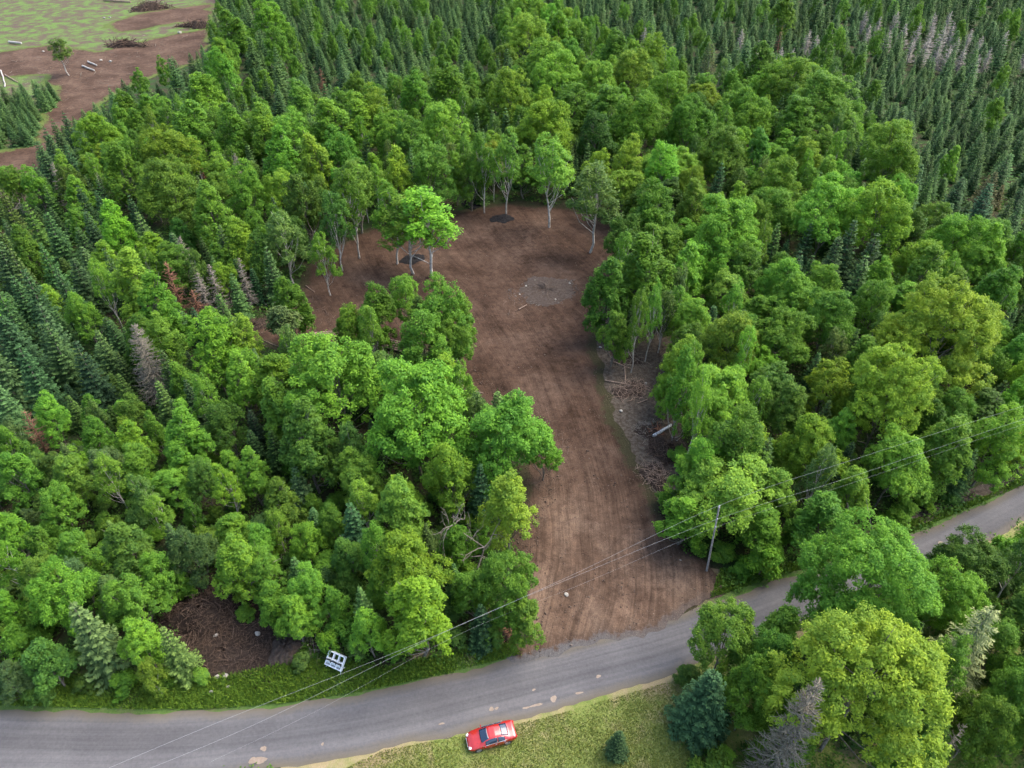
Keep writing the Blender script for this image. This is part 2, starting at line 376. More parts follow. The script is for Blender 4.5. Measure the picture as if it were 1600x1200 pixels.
m, t, b = new_mat('dark_heap_soil', .95, .1); n2 = noise(t, pos(t), 2.5, 8, .8)
t.links.new(ramp(t, n2, [(.35, (.014, .010, .008)), (.58, (.038, .027, .021)), (.72, (.085, .068, .052))]), b.inputs['Base Color']); bump(t, b, n2, .9, .15); M['heapsoil'] = m
sheet('roadside_soil', G([(250, 950), (330, 900), (400, 930), (470, 960), (480, 1010), (430, 1070), (400, 1095), (380, 1060), (300, 1060), (240, 1000)]), .02, M['heapsoil'], amp=.6, seed=7)
sheet('ditch', G([(1390, 822), (1450, 795), (1490, 775), (1590, 735), (1640, 715), (1640, 740), (1590, 760), (1500, 795), (1400, 835)]), .018, M['litter'], amp=.3, seed=8)
sheet('dirt_bank', G([(1500, 885), (1555, 870), (1620, 850), (1640, 900), (1570, 935), (1520, 920)]), .02, M['dirt3'], amp=.3, seed=9)
# far field and its dirt road
FIELD = [(-150, -60), (340, -60), (345, 40), (325, 85), (250, 110), (180, 140), (125, 185), (75, 225), (65, 275), (40, 310), (-60, 340), (-150, 340)]
sheet('field', G(FIELD), 0.0, M['field'], step=3, grid=5, amp=2.0, freq=.12, seed=10)
sheet('field_track', G([(-60, 85), (40, 74), (95, 70), (150, 78), (215, 66), (270, 52), (330, 42), (334, 88), (252, 116), (186, 146), (133, 190), (86, 232), (74, 272), (-60, 312), (-60, 240), (38, 226), (56, 186), (92, 150), (70, 118), (-60, 128)]), .03, M['dirt2'], step=3, grid=4, amp=2.5, freq=.15, seed=11)
sheet('field_scrape', G([(150, 45), (200, 25), (260, 12), (330, 5), (332, 34), (250, 42), (190, 52)]), .03, M['dirt2'], step=3, grid=5, amp=3.0, freq=.15, seed=12)

# ================================================================== TREE PROTOTYPES
UP = np.array([0, 0, 1.0])
def sph(n, rg): return nrm(rg.normal(size=(n, 3)))
def broad_proto(name, rg, Rr, Hc, base, ncl, per, leaf, bottom=-.55, clump=(.12, .2), flat=.8, lobes=5, inner=.3, taper=0.0):
    """crown of leafy sprays covering several overlapping domes, one per main limb; trunk with limbs into the domes"""
    mid = np.array([0, 0, base + Hc * .5]); E = np.array([Rr, Rr, Hc * .5])
    LD = []                                                    # domes: centre (unit space), radius
    for k in range(lobes):
        a = k * 2.4 + rg.normal(0, .4); zz = -.45 + 1.15 * (k + .5) / lobes + rg.normal(0, .08)
        q = (.70 - .45 * max(zz, 0)) * rg.uniform(.7, 1.12)
        LD.append((np.array([q * math.cos(a), q * math.sin(a), zz]), rg.uniform(.24, .42)))
    LD.append((np.array([rg.normal(0, .08), rg.normal(0, .08), .52]), rg.uniform(.34, .46))); LD.append((np.array([0, 0, -.1]), .52))
    Cn, Ot = [], []
    while len(Cn) < ncl:
        c, r_ = LD[rg.integers(len(LD))]; u = sph(1, rg)[0]
        if u[2] < bottom + rg.uniform(-.2, .2): continue
        inn = rg.uniform() < inner; p = c + u * r_ * (rg.uniform(.4, .8) if inn else rg.uniform(.88, 1.08))
        if not inn and any(np.linalg.norm(p - c2) < r2 * .82 for c2, r2 in LD): continue
        Cn.append(p); Ot.append(nrm(u * .6 + p * .7))
    Cn = np.array(Cn); Ot = np.array(Ot)
    Cn[:, :2] *= (1 - taper * np.clip(Cn[:, 2:3] * .5 + .5, 0, 1)); Cn = mid + Cn * E
    cr = rg.uniform(clump[0], clump[1], len(Cn)) * Rr; cl_t = rg.uniform(0, .7, len(Cn))
    Ps, Ns, Ts, Tg = [], [], [], []
    for c, r_, o_, tt in zip(Cn, cr, Ot, cl_t):
        n = int(per * (r_ / (Rr * np.mean(clump))) ** 2 * rg.uniform(.6, 1.4)); u = sph(int(n * 1.8), rg)
        wgt = u @ nrm(o_ * .7 + UP * .5); u = u[wgt > rg.uniform(-.8, .5, len(u))][:n]
        rr = rg.uniform(.35, 1.0, len(u))[:, None] ** .7 * (1 + .7 * rg.uniform(size=(len(u), 1)) * (rg.uniform(size=(len(u), 1)) < .3))
        p = c + u * rr * r_ * np.array([1, 1, flat])
        Ps.append(p); Ns.append(nrm(u * .5 + UP * .5 + o_ * .2) + rg.normal(size=p.shape) * .42)
        Tg.append(u * .7 + o_ * .6 + UP * .6 + rg.normal(size=p.shape) * .45)
        Ts.append(np.clip(tt + rg.normal(0, .17, len(u)) + .12, 0, 1))
    P = np.concatenate(Ps); N = np.concatenate(Ns); T = np.concatenate(Ts); Tg = np.concatenate(Tg)
    sz = leaf * rg.uniform(.6, 1.35, len(P))
    V, Fc = leaves(P, N, sz * 1.5, sz * .72, rg, T=Tg)
    crown = mesh_np(name + '_crown', V, Fc, T)
    H = base + Hc
    zs = np.linspace(0, base + Hc * .62, 7); wob = np.cumsum(rg.normal(0, .012 * H, (7, 2)), 0); wob -= wob[0]
    stem = np.column_stack([wob, zs]); r0 = (.0065 if name in ('birch', 'sapling') else .009) * H + .025
    parts = [polyline(stem, r0, r0 * .3, 8)]
    big = rg.choice(len(Cn), min(18, len(Cn)), replace=False)
    for i in big:
        tgt = Cn[i]; z0 = min(max(base * .75, tgt[2] - rg.uniform(.25, .5) * Hc), zs[-1] * .97)
        k = z0 / zs[-1] * 6; k0 = int(min(k, 5)); s0 = stem[k0] + (stem[k0 + 1] - stem[k0]) * (k - k0)
        midp = s0 * .45 + tgt * .55 - np.array([0, 0, .06 * Hc]) + rg.normal(0, .03 * Rr, 3)
        ext = tgt + (tgt - midp) * (.35 if rg.uniform() < .35 else 0)
        parts.append(polyline([s0, midp, tgt, ext], r0 * .36, r0 * .07, 5))
    V, Fc, T = join(parts); trunk = mesh_np(name + '_trunk', V, Fc, None, True)
    return dict(crown=crown, trunk=trunk, R=Rr * .98, H=H, zc=base + Hc * .55)

def spruce_proto(name, rg, H=10., Rr=2.2, nw=24, nb=10, base=.05, droop=.28, power=.8, needle=.17, thin=1.0):
    tw, tT = [], []
    P0, P1, P2 = [], [], []
    for k in range(nw):
        q = (k + rg.uniform(-.3, .3)) / nw; z = H * (base + (.985 - base) * np.clip(q, 0, 1))
        L0 = Rr * (1 - np.clip(q, 0, 1)) ** power + .10
        n = max(4, int(nb * (1 - .5 * q) * thin)); a0 = rg.uniform(0, 6.28)
        for j in range(n):
            a = a0 + j * 6.283 / n + rg.normal(0, .18); L = L0 * rg.uniform(.72, 1.12)
            dv = np.array([math.cos(a), math.sin(a), 0]); sd = np.array([-dv[1], dv[0], 0])
            rise = (-droop + (droop + .55) * q ** 1.5)
            m_ = max(3, int(3 + L * 2.6))
            for s in np.linspace(.18, 1.0, m_):
                p = dv * L * s + np.array([0, 0, z + rise * L * s + .16 * L * s * s * (1 if q < .8 else 0)])
                tl = (.42 * L * (1.05 - s) + .22) * rg.uniform(.8, 1.2)
                for sg in (-1, 1):
                    td = dv * .75 + sd * sg * .75 + np.array([0, 0, rg.uniform(-.28, .06)])
                    P0.append(p + td * tl * .5); P1.append(td); P2.append((tl, s))
            p = dv * L + np.array([0, 0, z + rise * L + .16 * L * (1 if q < .8 else 0)])
            P0.append(p); P1.append(dv + np.array([0, 0, .1])); P2.append((.35, 1.0))
    P0 = np.array(P0); P1 = np.array(P1); P2 = np.array(P2)
    N = np.tile(UP, (len(P0), 1)) + rg.normal(0, .35, P0.shape) + .35 * nrm(P0 * np.array([1, 1, 0]))
    V, Fc = leaves(P0, N, P2[:, 0] * 1.15, needle * rg.uniform(.8, 1.5, len(P0)), rg, T=P1, fold=-.25)
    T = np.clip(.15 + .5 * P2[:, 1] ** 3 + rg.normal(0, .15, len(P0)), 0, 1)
    top = leaves(np.array([[0, 0, H * .985]] * 3), sph(3, rg) * np.array([1, 1, .1]), .8, .12, rg, T=np.tile(UP, (3, 1)))
    V, Fc, T = join([(V, Fc, T), (top[0], top[1], .7)])
    crown = mesh_np(name + '_crown', V, Fc, T)
    Vt, Ft = polyline([[0, 0, 0], [0, 0, H * .5], [0, 0, H * .97]], .014 * H + .02, .015, 6)
    return dict(crown=crown, trunk=mesh_np(name + '_trunk', Vt, Ft, None, True), R=Rr, H=H, zc=H * .42)

def dead_proto(name, rg, H=11., Rr=1.6, nw=22, nb=7, fine=3, up=-.1, base=.12, thick=1.5):
    st, br, rad = [], [], []
    P0, P1, r0 = [], [], []
    for k in range(nw):
        q = (k + rg.uniform(-.4, .4)) / nw; q = min(max(q, 0), .98); z = H * (base + (1 - base) * q)
        for j in range(max(3, int(nb * (1 - .3 * q)))):
            if rg.uniform() < .15: continue
            a = rg.uniform(0, 6.28); L = (Rr * (1 - q) ** .7 + .12) * rg.uniform(.45, 1.1)
            dv = np.array([math.cos(a), math.sin(a), up + .5 * q]); s = np.array([0, 0, z]); e = s + dv * L
            e2 = e + dv * L * .25 + np.array([0, 0, .12 * L])
            P0 += [s, e]; P1 += [e, e2]; r0 += [.028, .014]
            for f in range(fine):
                b0 = s + (e - s) * rg.uniform(.35, 1); d2 = dv * .6 + rg.normal(0, .5, 3)
                P0.append(b0); P1.append(b0 + d2 * L * .35); r0.append(.013)
    V, Fc = sticks(P0, P1, np.array(r0) * thick, np.array(r0) * thick * .5, 3)
    br = mesh_np(name + '_branches', V, Fc, rg.uniform(0, 1, len(Fc)))
    w_ = rg.normal(0, .08, (5, 2)); w_[0] = 0
    Vt, Ft = polyline(np.column_stack([w_, np.linspace(0, H, 5)]), .012 * H + .02, .02, 6)
    return dict(crown=br, trunk=mesh_np(name + '_trunk', Vt, Ft, None, True), R=Rr, H=H, zc=H * .5, dead=True)

def snag_proto(name, rg, H, spread, nmain=7):
    """bare crooked dead broadleaf limbs"""
    pts = [np.array([0, 0, 0.])]
    for k in range(4): pts.append(pts[-1] + np.array([rg.normal(0, .05 * H), rg.normal(0, .05 * H), H * .15]))
    stem = polyline(pts, .02 * H, .012 * H, 7)
    parts = []
    def grow(p, d_, L, r_, lev):
        line = [p]
        for k in range(4):
            d_ = nrm(d_ + rg.normal(0, .28, 3)); line.append(line[-1] + d_ * L / 4)
        parts.append(polyline(line, r_, r_ * .45, 5))
        if lev > 0:
            for k in range(3):
                i = rg.integers(1, 5); grow(line[i], nrm(d_ + rg.normal(0, .7, 3)), L * rg.uniform(.4, .65), r_ * .5, lev - 1)
    for k in range(nmain):
        a = k * 6.283 / nmain + rg.normal(0, .3); i = rg.integers(2, 5)
        grow(pts[i], nrm(np.array([math.cos(a) * spread, math.sin(a) * spread, rg.uniform(.1, .9)])), H * rg.uniform(.3, .5), .009 * H, 2)
    V, Fc, T = join(parts)
    return dict(crown=mesh_np(name + '_branches', V, Fc, None, True), trunk=mesh_np(name + '_trunk', stem[0], stem[1], None, True), R=H * .4, H=H, zc=H * .7, dead=True)

PR = {}
g = lambda s: np.random.default_rng(s)
PR['maple'] = [broad_proto('maple', g(20 + i), 5.5, 11.5, 2.4, 460, 56, .20, -.5, (.06, .125), .8, 12, .2, [.1, .2, .3, .15, .25][i]) for i in range(5)]
PR['bigmaple'] = [broad_proto('grand_maple', g(40 + i), 6.5, 13, 2.6, 680, 85, .165, -.4, (.05, .095), .8, 17, .2, .15) for i in range(2)]
PR['broad'] = [broad_proto('broadleaf', g(50 + i), [3.6, 3.2, 3.6, 3.0, 3.4, 3.1, 3.6, 2.8][i], 11.3, 1.2, 300, 44, .185, -.7, (.075, .155), [.9, 1.1, .8, 1.2, 1.0, 1.1, .8, 1.2][i], 10, .22, [.12, .35, .2, .42, .25, .38, .15, .4][i]) for i in range(8)]
PR['birch'] = [broad_proto('birch', g(60 + i), 2.7, 10.5, 3.0, 210, 30, .165, -.7, (.08, .16), 1.25, 10, .3, .35) for i in range(4)]
PR['shrub'] = [broad_proto('shrub', g(70 + i), 1.6, 3.1, .0, 100, 40, .15, -.6, (.12, .24), .9, 7, .2, .2) for i in range(3)]
PR['sapling'] = [broad_proto('sapling', g(75 + i), 1.9, 6.7, .3, 150, 36, .15, -.75, (.1, .2), 1.2, 9, .25, .5) for i in range(4)]
PR['spruce'] = [spruce_proto('spruce', g(80 + i), 10, [2.5, 2.9, 2.3, 2.7][i], 17, 12, .05, .22 + .06 * i, [.95, 1.05, .9, 1.0][i], .19) for i in range(4)]
PR['bigspruce'] = [spruce_proto('big_spruce', g(90), 10, 2.6, 32, 13, .02, .22, .75, .15)]
PR['larch'] = [spruce_proto('lichen_spruce', g(92), 13, 2.9, 26, 8, .1, .30, .7, .12, .85)]
PR['pine'] = [broad_proto('pine', g(94), 2.6, 5.5, 5.0, 60, 60, .26, -.5, (.17, .28), .5, 5, .3, .3)]
PR['dead'] = [dead_proto('dead_spruce', g(100 + i), 11, [1.5, 1.2, 1.9][i], 24, 7, 3, [-.15, .05, -.3][i], .12, 1.7) for i in range(3)]
PR['fardead'] = [dead_proto('far_dead_spruce', g(120 + i), 11, [1.5, 1.2, 1.9][i], 30, 8, 5, [-.1, .1, -.2][i], .08, 3.0) for i in range(3)]
PR['rowdead'] = [dead_proto('row_dead_spruce', g(130 + i), 11, [1.3, 1.0][i], 30, 8, 4, [-.15, -.3][i], .1, 2.2) for i in range(2)]
PR['fuzzydead'] = [dead_proto('bleached_spruce', g(105), 11, 2.1, 44, 14, 7, -.18, .05, 1.8)]
PR['snag'] = [snag_proto('snag', g(110 + i), 9, 1.2) for i in range(2)]

KIND = {  # name, category, words used in labels, trunk material
 'maple': ('maple_tree', 'maple', 'broad-crowned maple', 'bark'), 'bigmaple': ('maple_tree', 'maple', 'huge maple', 'bark'),
 'broad': ('broadleaf_tree', 'tree', 'leafy tree', 'bark'), 'birch': ('birch_tree', 'birch', 'airy birch', 'birchbark'),
 'shrub': ('shrub', 'shrub', 'shrub', 'bark'), 'sapling': ('young_tree', 'tree', 'young slender tree', 'birchbark'),
 'spruce': ('spruce_tree', 'spruce', 'spruce', 'bark'), 'bigspruce': ('spruce_tree', 'spruce', 'dense bluish spruce', 'bark'),
 'larch': ('spruce_tree', 'spruce', 'grey-green lichen-hung spruce', 'lichen'), 'pine': ('pine_tree', 'pine', 'open-crowned pine', 'bark'),
 'fardead': ('dead_spruce_tree', 'dead tree', 'bare dead spruce', 'palewood'), 'rowdead': ('dead_spruce_tree', 'dead tree', 'bare dead spruce', 'deadwood'), 'dead': ('dead_spruce_tree', 'dead tree', 'bare dead spruce', 'deadwood'), 'red': ('dead_spruce_tree', 'dead tree', 'rust-brown dead spruce', 'redtwig'),
 'fuzzydead': ('dead_spruce_tree', 'dead tree', 'bleached twiggy dead spruce', 'lichen'), 'snag': ('dead_tree', 'dead tree', 'bare crooked dead tree', 'deadwood')}
GROUP = {'maple_tree': 'maples in the forest', 'broadleaf_tree': 'leafy trees in the forest', 'birch_tree': 'birches in the forest', 'shrub': 'shrubs along the forest edge',
 'young_tree': 'young trees in the thicket', 'spruce_tree': 'spruces in the forest', 'dead_spruce_tree': 'dead spruces in the forest', 'dead_tree': 'bare dead trees', 'pine_tree': 'pines'}
HUE = {  # leaf colours
 'y': ((.172, .315, .036), 'yellow-green'), 'Y': ((.200, .330, .044), 'yellow'), 'l': ((.150, .322, .042), 'bright green'), 'g': ((.114, .256, .036), 'mid-green'),
 'd': ((.078, .176, .034), 'dark green'), 'b': ((.096, .176, .062), 'grey-green'), 's': ((.038, .088, .034), 'dark blue-green'), 'S': ((.056, .120, .038), 'deep green'),
 'F': ((.092, .190, .046), 'fresh green'), 'L': ((.115, .145, .070), 'grey-green'), 'R': ((.17, .075, .04), 'rust-brown'), 'B': ((.095, .110, .040), 'brownish green'), '-': ((.3, .3, .3), 'grey')}
TREES = []      # dict(x, y, r, h, kind, hue, root)
def plant(kind, x, y, h, r, hue, label=None, lean=None, rz=None):
    pk = 'dead' if kind == 'red' else kind
    p = PR[pk][rng.integers(len(PR[pk]))]
    name, cat, words, tm = KIND[kind]
    root = empty(name, (x, y, -.05), rng.uniform(0, 6.28) if rz is None else rz)
    if lean: root.rotation_euler = (lean[0], lean[1], root.rotation_euler[2])
    s = r / p['R']; root.scale = (s * rng.uniform(.93, 1.07), s * rng.uniform(.93, 1.07), h / p['H'])
    if not p['trunk'].materials: p['trunk'].materials.append(M['deadwood' if kind == 'red' else tm])
    tr = bpy.data.objects.new('trunk', p['trunk']); link(tr, root)
    if kind == 'red': tr.material_slots[0].link = 'OBJECT'; tr.material_slots[0].material = M[tm]
    if p.get('dead'):
        if not p['crown'].materials: p['crown'].materials.append(M['deadwood' if kind == 'red' else tm])
        cr = bpy.data.objects.new('branches', p['crown']); link(cr, root)
        if kind == 'red': cr.material_slots[0].link = 'OBJECT'; cr.material_slots[0].material = M[tm]
    else:
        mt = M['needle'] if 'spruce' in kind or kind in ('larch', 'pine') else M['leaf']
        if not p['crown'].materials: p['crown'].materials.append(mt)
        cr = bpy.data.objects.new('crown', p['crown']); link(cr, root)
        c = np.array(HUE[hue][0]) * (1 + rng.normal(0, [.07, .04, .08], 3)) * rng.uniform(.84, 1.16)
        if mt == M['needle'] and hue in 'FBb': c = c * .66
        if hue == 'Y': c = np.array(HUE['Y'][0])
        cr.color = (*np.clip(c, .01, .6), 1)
    tag(root, label, cat, GROUP[name])
    X, Y, _ = px_of(x, y, h * .6)
    TREES.append(dict(x=x, y=y, r=r, h=h, kind=kind, hue=hue, root=root, px=X, py=Y, label=label))
    return root
HR = {'maple': (1.28, 11, 18), 'bigmaple': (1.35, 14, 19), 'broad': (1.75, 8, 16), 'birch': (2.3, 9, 16), 'shrub': (1.0, 1.2, 5), 'sapling': (2.0, 4, 9), 'spruce': (2.3, 3, 14),
      'bigspruce': (1.9, 1, 14), 'larch': (1.9, 8, 15), 'pine': (2., 8, 12), 'dead': (3.6, 5, 12), 'fardead': (3.6, 5, 14), 'rowdead': (3.6, 5, 14), 'red': (3.6, 4, 10), 'fuzzydead': (2.8, 5, 13), 'snag': (1.4, 5, 12)}
def crown_at(kind, px, py, wpx, hue, label=None, h=None, **kw):
    """plant so that the crown's middle shows at photo pixel (px, py), wpx wide"""
    k, lo, hi = HR[kind]; zf = .45 if kind in ('spruce', 'bigspruce', 'larch') else .5 if kind in ('dead', 'red', 'fuzzydead', 'fardead', 'rowdead') else .64
    hh = h or 10.
    for _ in range(6):
        q = at(px, py, zf * hh); dep = px_of(*q)[2]; r = wpx * dep / F_PX / 2
        if h is None: hh = min(max(k * 2 * r, lo), hi)
    return plant(kind, q.x, q.y, hh, r, hue, label, **kw)
def base_at(kind, px, py, top, wpx, hue, label=None, **kw):
    q = at(px, py); dist = q.y; b = (600 - top) / F_PX
    dz = (-SD + b * CD) / (CD + b * SD); h = CAM_H + dist * dz; dep = px_of(q.x, q.y, h * .6)[2]
    return plant(kind, q.x, q.y, max(h, 1), wpx * dep / F_PX / 2, hue, label, **kw)

# ================================================================== THE FOREST, tree by tree (photo pixel of the crown's middle, width in pixels)
HAND = """
broad 1222 985 84 g; broad 590 486 72 g; broad 548 506 58 l; broad 716 500 70 l; broad 706 535 70 g; birch 612 335 84 g; birch 522 345 70 d; birch 505 400 50 g
spruce 1318 402 62 s; spruce 1350 425 60 s; spruce 1295 425 54 S; spruce 1372 398 50 s; spruce 1335 455 54 S; spruce 1255 395 44 s; spruce 1120 300 40 s; spruce 1205 395 44 S
broad 318 150 72 l; broad 345 115 62 g; broad 362 48 66 g; broad 345 88 44 l; maple 155 214 78 y; broad 300 200 82 g; broad 365 205 84 g; maple 265 243 96 y
maple 270 300 112 g; broad 190 265 76 g; broad 178 355 66 l; broad 332 330 82 g; broad 385 300 70 g; broad 374 378 62 l; spruce 230 378 44 S; spruce 150 372 40 s; spruce 138 332 38 s
spruce 85 240 34 s; spruce 95 222 30 S; spruce 112 212 30 s; spruce 74 258 34 S; spruce 118 268 36 s; spruce 100 278 34 s; broad 40 392 64 g; spruce 22 345 44 F; spruce 60 365 46 F
broad 470 165 60 g; broad 432 75 50 g; broad 420 28 60 y; broad 410 205 74 l; broad 520 198 88 g; broad 560 185 74 l; broad 588 178 70 y; maple 612 215 82 l; maple 690 200 92 l; broad 650 152 70 g; broad 702 140 88 g
broad 495 258 72 y; broad 555 290 84 g; broad 618 272 66 y; broad 672 262 84 g; broad 475 312 74 d; broad 440 250 70 g; broad 735 268 60 g; broad 455 215 70 l; broad 640 225 64 g; broad 530 245 70 g
maple 825 55 78 l; broad 875 48 60 l; maple 856 98 80 l; maple 800 150 84 y; maple 870 120 88 l; maple 935 130 76 l; broad 890 165 82 g; maple 985 112 74 y; broad 1016 84 62 y; broad 960 80 56 g; maple 1042 150 84 l
maple 1000 190 96 l; broad 948 172 90 g; maple 855 200 100 y; broad 935 215 74 d; maple 1080 200 102 g; maple 1130 240 92 g; broad 1182 242 62 g; maple 1172 200 76 l; broad 1040 265 74 l; broad 980 257 62 y
broad 1020 340 90 g; broad 1082 322 64 g; maple 1130 362 124 l; broad 1190 100 64 g; broad 1200 130 70 l; larch 1105 112 44 B
broad 1222 20 52 g; maple 1232 130 92 l; maple 1290 162 124 l; broad 1240 190 82 g; maple 1385 228 92 l; maple 1392 262 98 y; maple 1262 250 72 y; maple 1210 290 96 l; maple 1290 332 118 l; maple 1370 340 126 l; maple 1490 378 104 l; broad 1590 392 66 l; broad 1540 400 80 l; maple 1180 180 70 g
bigspruce 35 560 78 s; spruce 60 600 64 s; spruce 145 592 62 s; spruce 98 560 56 S; spruce 8 590 60 s; spruce 66 482 62 s; spruce 15 420 52 s; spruce 40 440 50 S; spruce 110 470 50 s; spruce 20 500 54 s; spruce 170 560 46 S; spruce 85 430 48 S; spruce 10 640 56 S
broad 210 440 82 l; broad 130 492 58 g; broad 250 482 82 g; broad 255 540 74 l; broad 330 540 92 l; broad 290 600 60 g; broad 112 745 70 g; broad 205 690 62 l; broad 80 650 60 l; broad 30 742 72 g; broad 92 790 66 g; birch 172 745 58 l; birch 225 772 52 F; broad 290 690 84 g; broad 350 660 74 g; birch 355 762 56 y; broad 385 580 64 l; broad 395 740 66 g; broad 150 680 60 g
broad 455 476 74 g; pine 445 516 62 b; sapling 545 500 36 g; broad 576 512 60 g; sapling 534 520 32 l; broad 632 466 66 g; broad 692 492 100 g; broad 664 525 96 g
maple 520 592 172 l; maple 648 640 192 l; maple 790 682 152 g; broad 440 640 84 g; broad 480 690 104 d; broad 702 742 92 l; broad 795 792 100 Y; broad 622 795 96 l; spruce 470 765 44 b; sapling 522 722 40 F; broad 560 745 80 g; broad 850 700 66 g; broad 735 640 70 l
broad 945 452 84 g; broad 1010 430 112 g; broad 1068 425 74 l; broad 1062 570 74 l; maple 1140 530 112 Y; maple 1122 622 122 l; broad 1150 700 110 g; broad 1100 722 92 l;  broad 1205 770 80 g; broad 960 520 60 g; broad 1045 610 50 g
maple 1220 440 92 l; maple 1290 500 112 g; maple 1222 532 110 g; broad 1362 480 80 g; bigmaple 1390 612 164 y; bigmaple 1470 520 182 y; broad 1550 470 92 g; maple 1528 420 90 l; maple 1270 700 122 y; maple 1400 722 124 l; broad 1475 698 96 g; broad 1560 688 92 l; broad 1582 560 70 g; broad 1590 632 70 l; broad 1440 440 80 g; broad 1330 770 80 l; broad 1230 640 80 g; broad 1340 640 70 g
broad 20 830 64 l; maple 100 932 112 l; spruce 150 1002 84 b; shrub 60 962 62 g; shrub 28 1000 64 g; shrub 66 1036 44 F; broad 205 940 84 g; sapling 234 1052 48 y; spruce 276 1022 64 F; broad 300 862 82 b; broad 375 880 86 l; broad 200 860 92 d; broad 120 862 70 g; broad 66 900 70 g; broad 250 900 70 g
broad 478 840 62 l; broad 482 920 72 l; broad 410 892 66 g; broad 460 962 70 l; sapling 525 942 52 g; broad 576 982 72 l; maple 640 882 142 y; broad 652 952 122 y; broad 740 922 74 g; maple 790 910 112 g; broad 545 872 62 d; broad 440 790 70 g; broad 520 820 60 g; broad 715 850 70 g; broad 820 965 74 g; broad 600 910 70 l
maple 1130 992 122 l; bigspruce 1100 1102 96 s; maple 1172 1082 104 g; bigmaple 1360 905 215 l; maple 1482 932 122 g; bigmaple 1342 1070 262 Y; maple 1195 1030 112 g; birch 1592 880 72 F; broad 1562 1002 84 g; maple 1532 1132 104 g; broad 1450 1150 90 d; maple 1580 1090 90 g; broad 1420 1180 90 d; broad 1240 1170 80 g
"""
for row in HAND.replace('\n', ';').split(';'):
    q = row.split()
    if len(q) == 5: crown_at(q[0], float(q[1]), float(q[2]), float(q[3]), q[4])
crown_at('maple', 1140, 768, 170, 'l', h=11.5)
crown_at('broad', 1068, 806, 82, 'l', h=8)
crown_at('broad', 1190, 826, 88, 'g', h=8)
crown_at('shrub', 1195, 872, 70, 'g')
crown_at('broad', 1090, 740, 90, 'l', h=10)
# trees whose trunks stand free at the clearing's edge (foot pixel, top pixel)
base_at('birch', 675, 434, 294, 124, 'l', 'taller of the two birches standing alone inside the clearing')
base_at('birch', 646, 428, 306, 104, 'l', 'slimmer birch beside its taller twin inside the clearing')
base_at('birch', 108, 118, 58, 46, 'F', 'lone loose birch standing in the far cleared field')
base_at('birch', 562, 404, 262, 70, 'g', 'birch with bare white lower trunk at upper left edge of the clearing')
base_at('birch', 460, 446, 330, 76, 'F', 'multi-stemmed birch at the left corner of the clearing')
base_at('birch', 757, 334, 205, 56, 'g', 'slender birch just left of the rear black ash patch')
base_at('birch', 791, 334, 205, 60, 'g', 'slender birch directly behind the rear black ash patch')
base_at('birch', 858, 356, 210, 84, 'l', 'forked birch with bare pale trunks at the back edge of the clearing')
base_at('birch', 922, 396, 255, 104, 'F', 'round pale birch leaning over the back right corner of the clearing')
base_at('birch', 1008, 565, 440, 40, 'g', 'thin birch stem on the cleared strip beside the track')
base_at('birch', 986, 582, 452, 42, 'g', 'bare-stemmed birch at the far end of the cleared strip')
base_at('birch', 1064, 652, 530, 50, 'l', 'thin-stemmed birch behind the culvert pipe')
base_at('birch', 1072, 728, 575, 50, 'l', 'slender birch right of the brush heap on the track bank')
base_at('sapling', 1050, 690, 545, 62, 'l', 'slim pale-trunked tree leaning beside the pipe and roots')
base_at('sapling', 1000, 470, 400, 40, 'l', 'slim tree where the right wood meets the clearing')
crown_at('larch', 1500, 1022, 104, 'L', 'grey-green lichen-hung spruce right of the huge yellow maple', h=14)
base_at('fuzzydead', 256, 625, 505, 62, '-', 'bleached silvery dead spruce leaning in the left wood')
base_at('fuzzydead', 1196, 1225, 1060, 84, '-', 'lichen-covered dead spruce in front of the huge yellow maple')
base_at('dead', 1440, 1215, 1130, 40, '-', 'bare dead spikes of a spruce at the bottom right corner')
base_at('red', 80, 716, 640, 38, 'R', 'reddish dead spruce at the left edge of the photo')
base_at('red', 288, 494, 408, 40, 'R', 'rusty-topped dead spruce, leftmost of the dead row left of the clearing')
base_at('rowdead', 350, 492, 412, 30, 'R', 'bare dead spruce with orange top in the dead row left of the clearing')
base_at('red', 318, 508, 452, 40, 'R', 'short rusty dead spruce in the middle of the dead row left of the clearing')
base_at('rowdead', 330, 500, 425, 30, '-', 'thin grey dead spruce in the dead row left of the clearing')
base_at('rowdead', 394, 482, 402, 24, '-', 'grey dead spruce nearest the clearing in the dead row')
base_at('rowdead', 112, 330, 252, 26, '-', 'tall grey snag beside the far dirt road')
base_at('fuzzydead', 386, 320, 238, 24, '-', 'grey dead spruce poking out of leafy trees left of centre')
base_at('red', 328, 305, 260, 20, 'R', 'small rusty dead spruce behind the leafy trees at left')
base_at('rowdead', 303, 442, 368, 28, '-', 'pale dead spruce top among leafy trees at left')
base_at('snag', 752, 905, 828, 80, '-', 'white bare-limbed dead tree between the bright yellow tree and the road')
base_at('snag', 716, 900, 770, 60, '-', 'bare grey limbs poking through the crown left of the bright yellow tree')
base_at('snag', 420, 930, 862, 54, '-', 'bare forked branches in the thicket above the roadside root heap')
base_at('snag', 40, 340, 305, 50, '-', 'tangled bare tree by the far dirt road at the left edge')
base_at('red', 1132, 190, 138, 15, 'R', 'rust-red dead spruce beside the brownish spruce behind the maples')
base_at('red', 620, 170, 118, 17, 'R', 'rust-brown dead spruce at the near edge of the far spruces')
base_at('red', 508, 155, 105, 17, 'B', 'brown dying spruce at the left end of the far spruces')
base_at('red', 1213, 85, 40, 12, 'R', 'orange dead spruce left of the grey dead stand')
base_at('red', 1428, 45, 14, 12, 'R', 'orange-topped dead spruce in the grey dead stand')
base_at('bigspruce', 962, 1178, 1143, 38, 's', 'small round dark spruce alone on the lawn')
